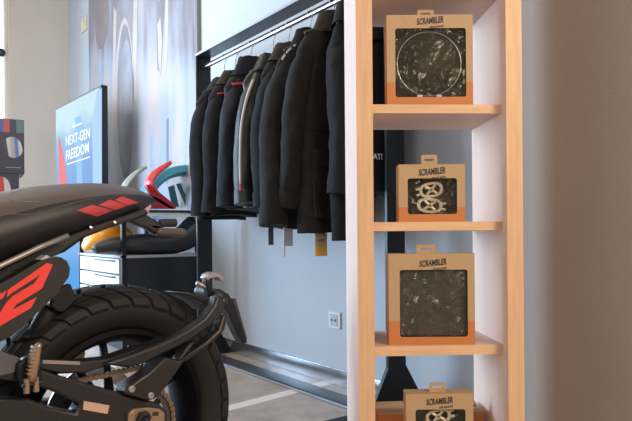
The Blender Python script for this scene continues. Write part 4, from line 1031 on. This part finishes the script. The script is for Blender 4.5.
def decal(name, q, m, parent, n_=10, off=0.0012):
    bm = B(); g = []
    for j in range(n_ + 1):
        v = j / n_; row = []
        for i in range(n_ + 1):
            u = i / n_
            x = (q[0][0] * (1 - u) + q[1][0] * u) * (1 - v) + (q[3][0] * (1 - u) + q[2][0] * u) * v
            y = (q[0][1] * (1 - u) + q[1][1] * u) * (1 - v) + (q[3][1] * (1 - u) + q[2][1] * u) * v
            p = on_seat(x, y, off); row.append(bm.verts.new(p) if p else None)
        g.append(row)
    for j in range(n_):
        for i in range(n_):
            f = (g[j][i], g[j][i + 1], g[j + 1][i + 1], g[j + 1][i])
            if all(f): bm.faces.new(f)
    return obj(name, bm, m, parent, smooth=True)
redv = mat('red_vinyl', (0.50, 0.05, 0.055), 0.5, bump=0.1, bscale=500)
decal('red_flash', [(77, 210.5), (91.5, 205), (113, 210), (97, 216.3)], redv, seat)
decal('red_flash', [(98.5, 205), (110, 199.8), (126.5, 205.6), (115.5, 209.8)], redv, seat)
decal('red_flash', [(114.5, 200), (122, 196.5), (138, 202.5), (127, 205.3)], redv, seat)
# piping line of the seat panel
pts = [on_seat(x, y, 0.0) for x, y in ((1, 214), (15, 214), (30, 214.5), (45, 212), (60, 207), (75, 202.5), (95, 198))]
pts = [p for p in pts if p]
obj('seat_seam', tube(B(), smooth_path(pts, 4), 0.0011, 6), mat('seam_thread', (0.10, 0.08, 0.07), 0.6), seat, smooth=True)
pts = [on_seat(x, y, 0.0) for x, y in ((30, 187.5), (18, 191), (9, 195), (8, 198), (16, 201), (40, 202))]
pts = [p for p in pts if p]
obj('seat_seam', tube(B(), smooth_path(pts, 4), 0.0010, 6), mat('seam_pale', (0.22, 0.19, 0.18), 0.6), seat, smooth=True)
# under-tail, rear lamp, subframe tube, indicator
side_prism('tail_tray', [(-40, 290), (0, 268), (62, 238), (100, 223), (130, 213.5), (146, 208), (150, 214), (138, 219), (110, 228), (85, 238), (66, 252), (50, 258), (20, 275), (-40, 300)], -0.07, 0.085, plast, bevel=0.006)
side_prism('tail_lamp', [(138, 214), (150, 203.5), (152.5, 205), (149, 213), (143, 217)], -0.03, 0.05, mat('tail_lens', (0.55, 0.30, 0.32), 0.15, coat=0.5), bevel=0.003)
for (x, y) in ((91, 227.5), (115, 222.5)):
    p = BP(x, y, 0.09); obj('tail_bolt', lathe(B(), [(0.0, 0.082), (0.0035, 0.083), (0.0035, 0.091), (0.0, 0.092)], 12, 'y', (p.x, 0, p.z)), steel_m, moto)
obj('frame_tube', tube(B(), [BP(68, 235.5, 0.125), BP(40, 247, 0.13), BP(0, 266, 0.135), BP(-50, 291, 0.135)], 0.0055, 10), pale_al, moto, smooth=True)
ind = side_prism('indicator_stalk', [(132, 215), (146, 214), (158, 221), (165, 228), (172, 229), (172, 234), (158, 236), (146, 228), (128, 221)], 0.05, 0.075, plast, bevel=0.005)
obj('indicator', tube(B(), smooth_path([BP(156, 231.5, 0.075), BP(161, 232, 0.075), BP(170, 232, 0.075), BP(180, 232.5, 0.075), BP(186, 232.5, 0.075)], 3), [0.004] + [0.0105] * 10 + [0.009, 0.004], 14), mat('smoked_lens', (0.07, 0.055, 0.045), 0.2), ind, smooth=True)
obj('indicator', tube(B(), smooth_path([BP(158, 224, -0.10), BP(163, 223, -0.10), BP(172, 223, -0.10), BP(176, 223, -0.10)], 3), [0.005] + [0.012] * 8 + [0.005], 14), plast, ind, smooth=True)
# side panel with the red number
pn = side_prism('side_panel', [(-60, 310), (-25, 297), (0, 284), (20, 273), (38, 262), (50, 257.5), (60, 257), (67, 261), (70, 268), (69, 277), (63, 285), (56, 295), (42, 308), (28, 322), (12, 336), (0, 342), (-60, 372)], 0.095, 0.135, plast, bevel=0.008)
def num(pts): side_prism('red_number', pts, 0.135, 0.1362, redg, pn, bevel=0)
num([(8, 290), (47, 263), (53, 264.5), (42, 288.5), (17, 304), (12, 310), (37, 297), (31, 308), (0, 326), (-8, 331), (0, 313), (6, 303), (13, 296), (34, 283.5), (40, 275), (12, 293), (7, 297)])
num([(-40, 345), (-18, 303), (7, 290.5), (3, 298), (-12, 306), (-24, 332), (-14, 328), (-4, 318), (-8, 330)])
side_prism('panel_trim', [(40, 260), (47, 255), (50, 257), (60, 257.5), (67, 261), (60, 259.5), (50, 259)], 0.10, 0.130, mat('pale_trim', (0.5, 0.5, 0.48), 0.4), bevel=0.001, trace=0.13)
side_prism('shock_mount', [(52, 296), (63, 286), (71, 283), (78, 300), (66, 312), (56, 312), (50, 306)], 0.03, 0.085, satin, bevel=0.005)
obj('shock_body', tube(B(), [BP(62, 290, 0.05), BP(45, 318, 0.05), BP(30, 345, 0.05)], 0.02, 14), rub, moto, smooth=True)
# frame plate and footpeg
side_prism('frame_plate', [(-60, 345), (0, 352), (18, 357), (26, 364), (12, 374), (-20, 380), (-60, 385)], 0.10, 0.150, mat('grey_frame', (0.12, 0.12, 0.13), 0.4, 0.4), bevel=0.006)
hanger = side_prism('peg_hanger', [(18, 365), (26, 357), (36, 358), (42, 366), (42, 384), (36, 393), (24, 388), (18, 378)], 0.145, 0.165, satin, bevel=0.005)
pt, pb2 = BP(39, 343, 0.19), BP(31.5, 381, 0.178)
pg_ = obj('footpeg', tube(B(), [pb2, pb2.lerp(pt, 0.25), pb2.lerp(pt, 0.9), pt], [0.0095, 0.0085, 0.0065, 0.0045], 10), gold, moto, smooth=True)
bm = B(); ax_ = (pt - pb2)
for k in range(8):
    c = pb2.lerp(pt, 0.22 + 0.1 * k); obox(bm, c + Vector((0.0075, 0, 0)), (0.010, 0.013, 0.0045))
obj('peg_teeth', bm, gold, pg_)
bm = B()
for s_ in (-1, 1): tube(bm, [pb2 + Vector((s_ * 0.0085, 0, 0.006)), pb2 + Vector((s_ * 0.009, 0, -0.022))], 0.0055, 10)
obj('peg_clevis', bm, gold, pg_, smooth=True, autos=40)
obj('peg_pin', tube(B(), [pb2 + Vector((-0.018, 0.0, -0.006)), pb2 + Vector((0.018, 0.0, -0.006))], 0.004, 8), satin, pg_)
# caliper glimpsed through the wheel
lump('brake_caliper', [(70, 356), (74, 349), (82, 346), (86, 352), (84, 362), (72, 364)], -0.09, 0.025, gold, bevel=0.003)
# ---- the rest of the machine, out of frame to the left
tk = []
for (x, hw, zt_, zb_) in ((0.60, 0.09, 0.86, 0.74), (0.68, 0.13, 0.93, 0.74), (0.82, 0.155, 0.985, 0.74), (0.98, 0.15, 0.99, 0.76), (1.08, 0.10, 0.95, 0.80), (1.12, 0.05, 0.90, 0.84)):
    tk.append([Vector((x, hw * math.cos(2 * math.pi * k / 24), (zt_ + zb_) / 2 + (zt_ - zb_) / 2 * math.sin(2 * math.pi * k / 24))) for k in range(24)])
obj('fuel_tank', loft(B(), tk), mat('tank_red', (0.5, 0.03, 0.03), 0.25, coat=0.6), moto, smooth=True, sub=1)
obj('engine', box(B(), 0.50, 0.88, -0.13, 0.13, 0.22, 0.52), satin, moto, bevel=0.03)
obj('cylinder_head', obox(B(), Vector((0.95, 0, 0.48)), (0.26, 0.18, 0.18), Matrix.Rotation(-0.3, 3, 'Y')), satin, moto, bevel=0.02)
obj('frame', tube(B(), [Vector((0.3, 0.09, 0.72)), Vector((0.6, 0.10, 0.70)), Vector((1.05, 0.04, 0.86)), Vector((1.05, -0.04, 0.86)), Vector((0.6, -0.10, 0.70)), Vector((0.3, -0.09, 0.72))], 0.014, 10), satin, moto, smooth=True)
wheel(1.45, 0.325, '', wdt=0.06)
for s_ in (-1, 1): obj('fork_leg', tube(B(), [Vector((1.45, s_ * 0.10, AX)), Vector((1.30, s_ * 0.10, 0.62)), Vector((1.14, s_ * 0.10, 1.0))], [0.028, 0.026, 0.022], 12), satin, moto, smooth=True)
obj('handlebar', tube(B(), smooth_path([Vector((0.98, 0.40, 1.08)), Vector((1.05, 0.25, 1.10)), Vector((1.12, 0.08, 1.02)), Vector((1.12, -0.08, 1.02)), Vector((1.05, -0.25, 1.10)), Vector((0.98, -0.40, 1.08))], 5), 0.011, 10), satin, moto, smooth=True)
obj('headlamp', lathe(B(), [(0.0, 0.0), (0.06, 0.01), (0.09, 0.08), (0.09, 0.11), (0.0, 0.12)], 28, 'x', (1.22, 0, 0.92)), satin, moto, smooth=True, autos=40)

# ---------------------------------------------------------------- turn the whole place so that the back wall runs along an axis
bpy.context.view_layer.update()
TURN = Matrix.Rotation(-ANG, 4, 'Z')
for o in list(S.objects):
    if o.parent is None:
        o.matrix_world = TURN @ o.matrix_world
bpy.context.view_layer.update()
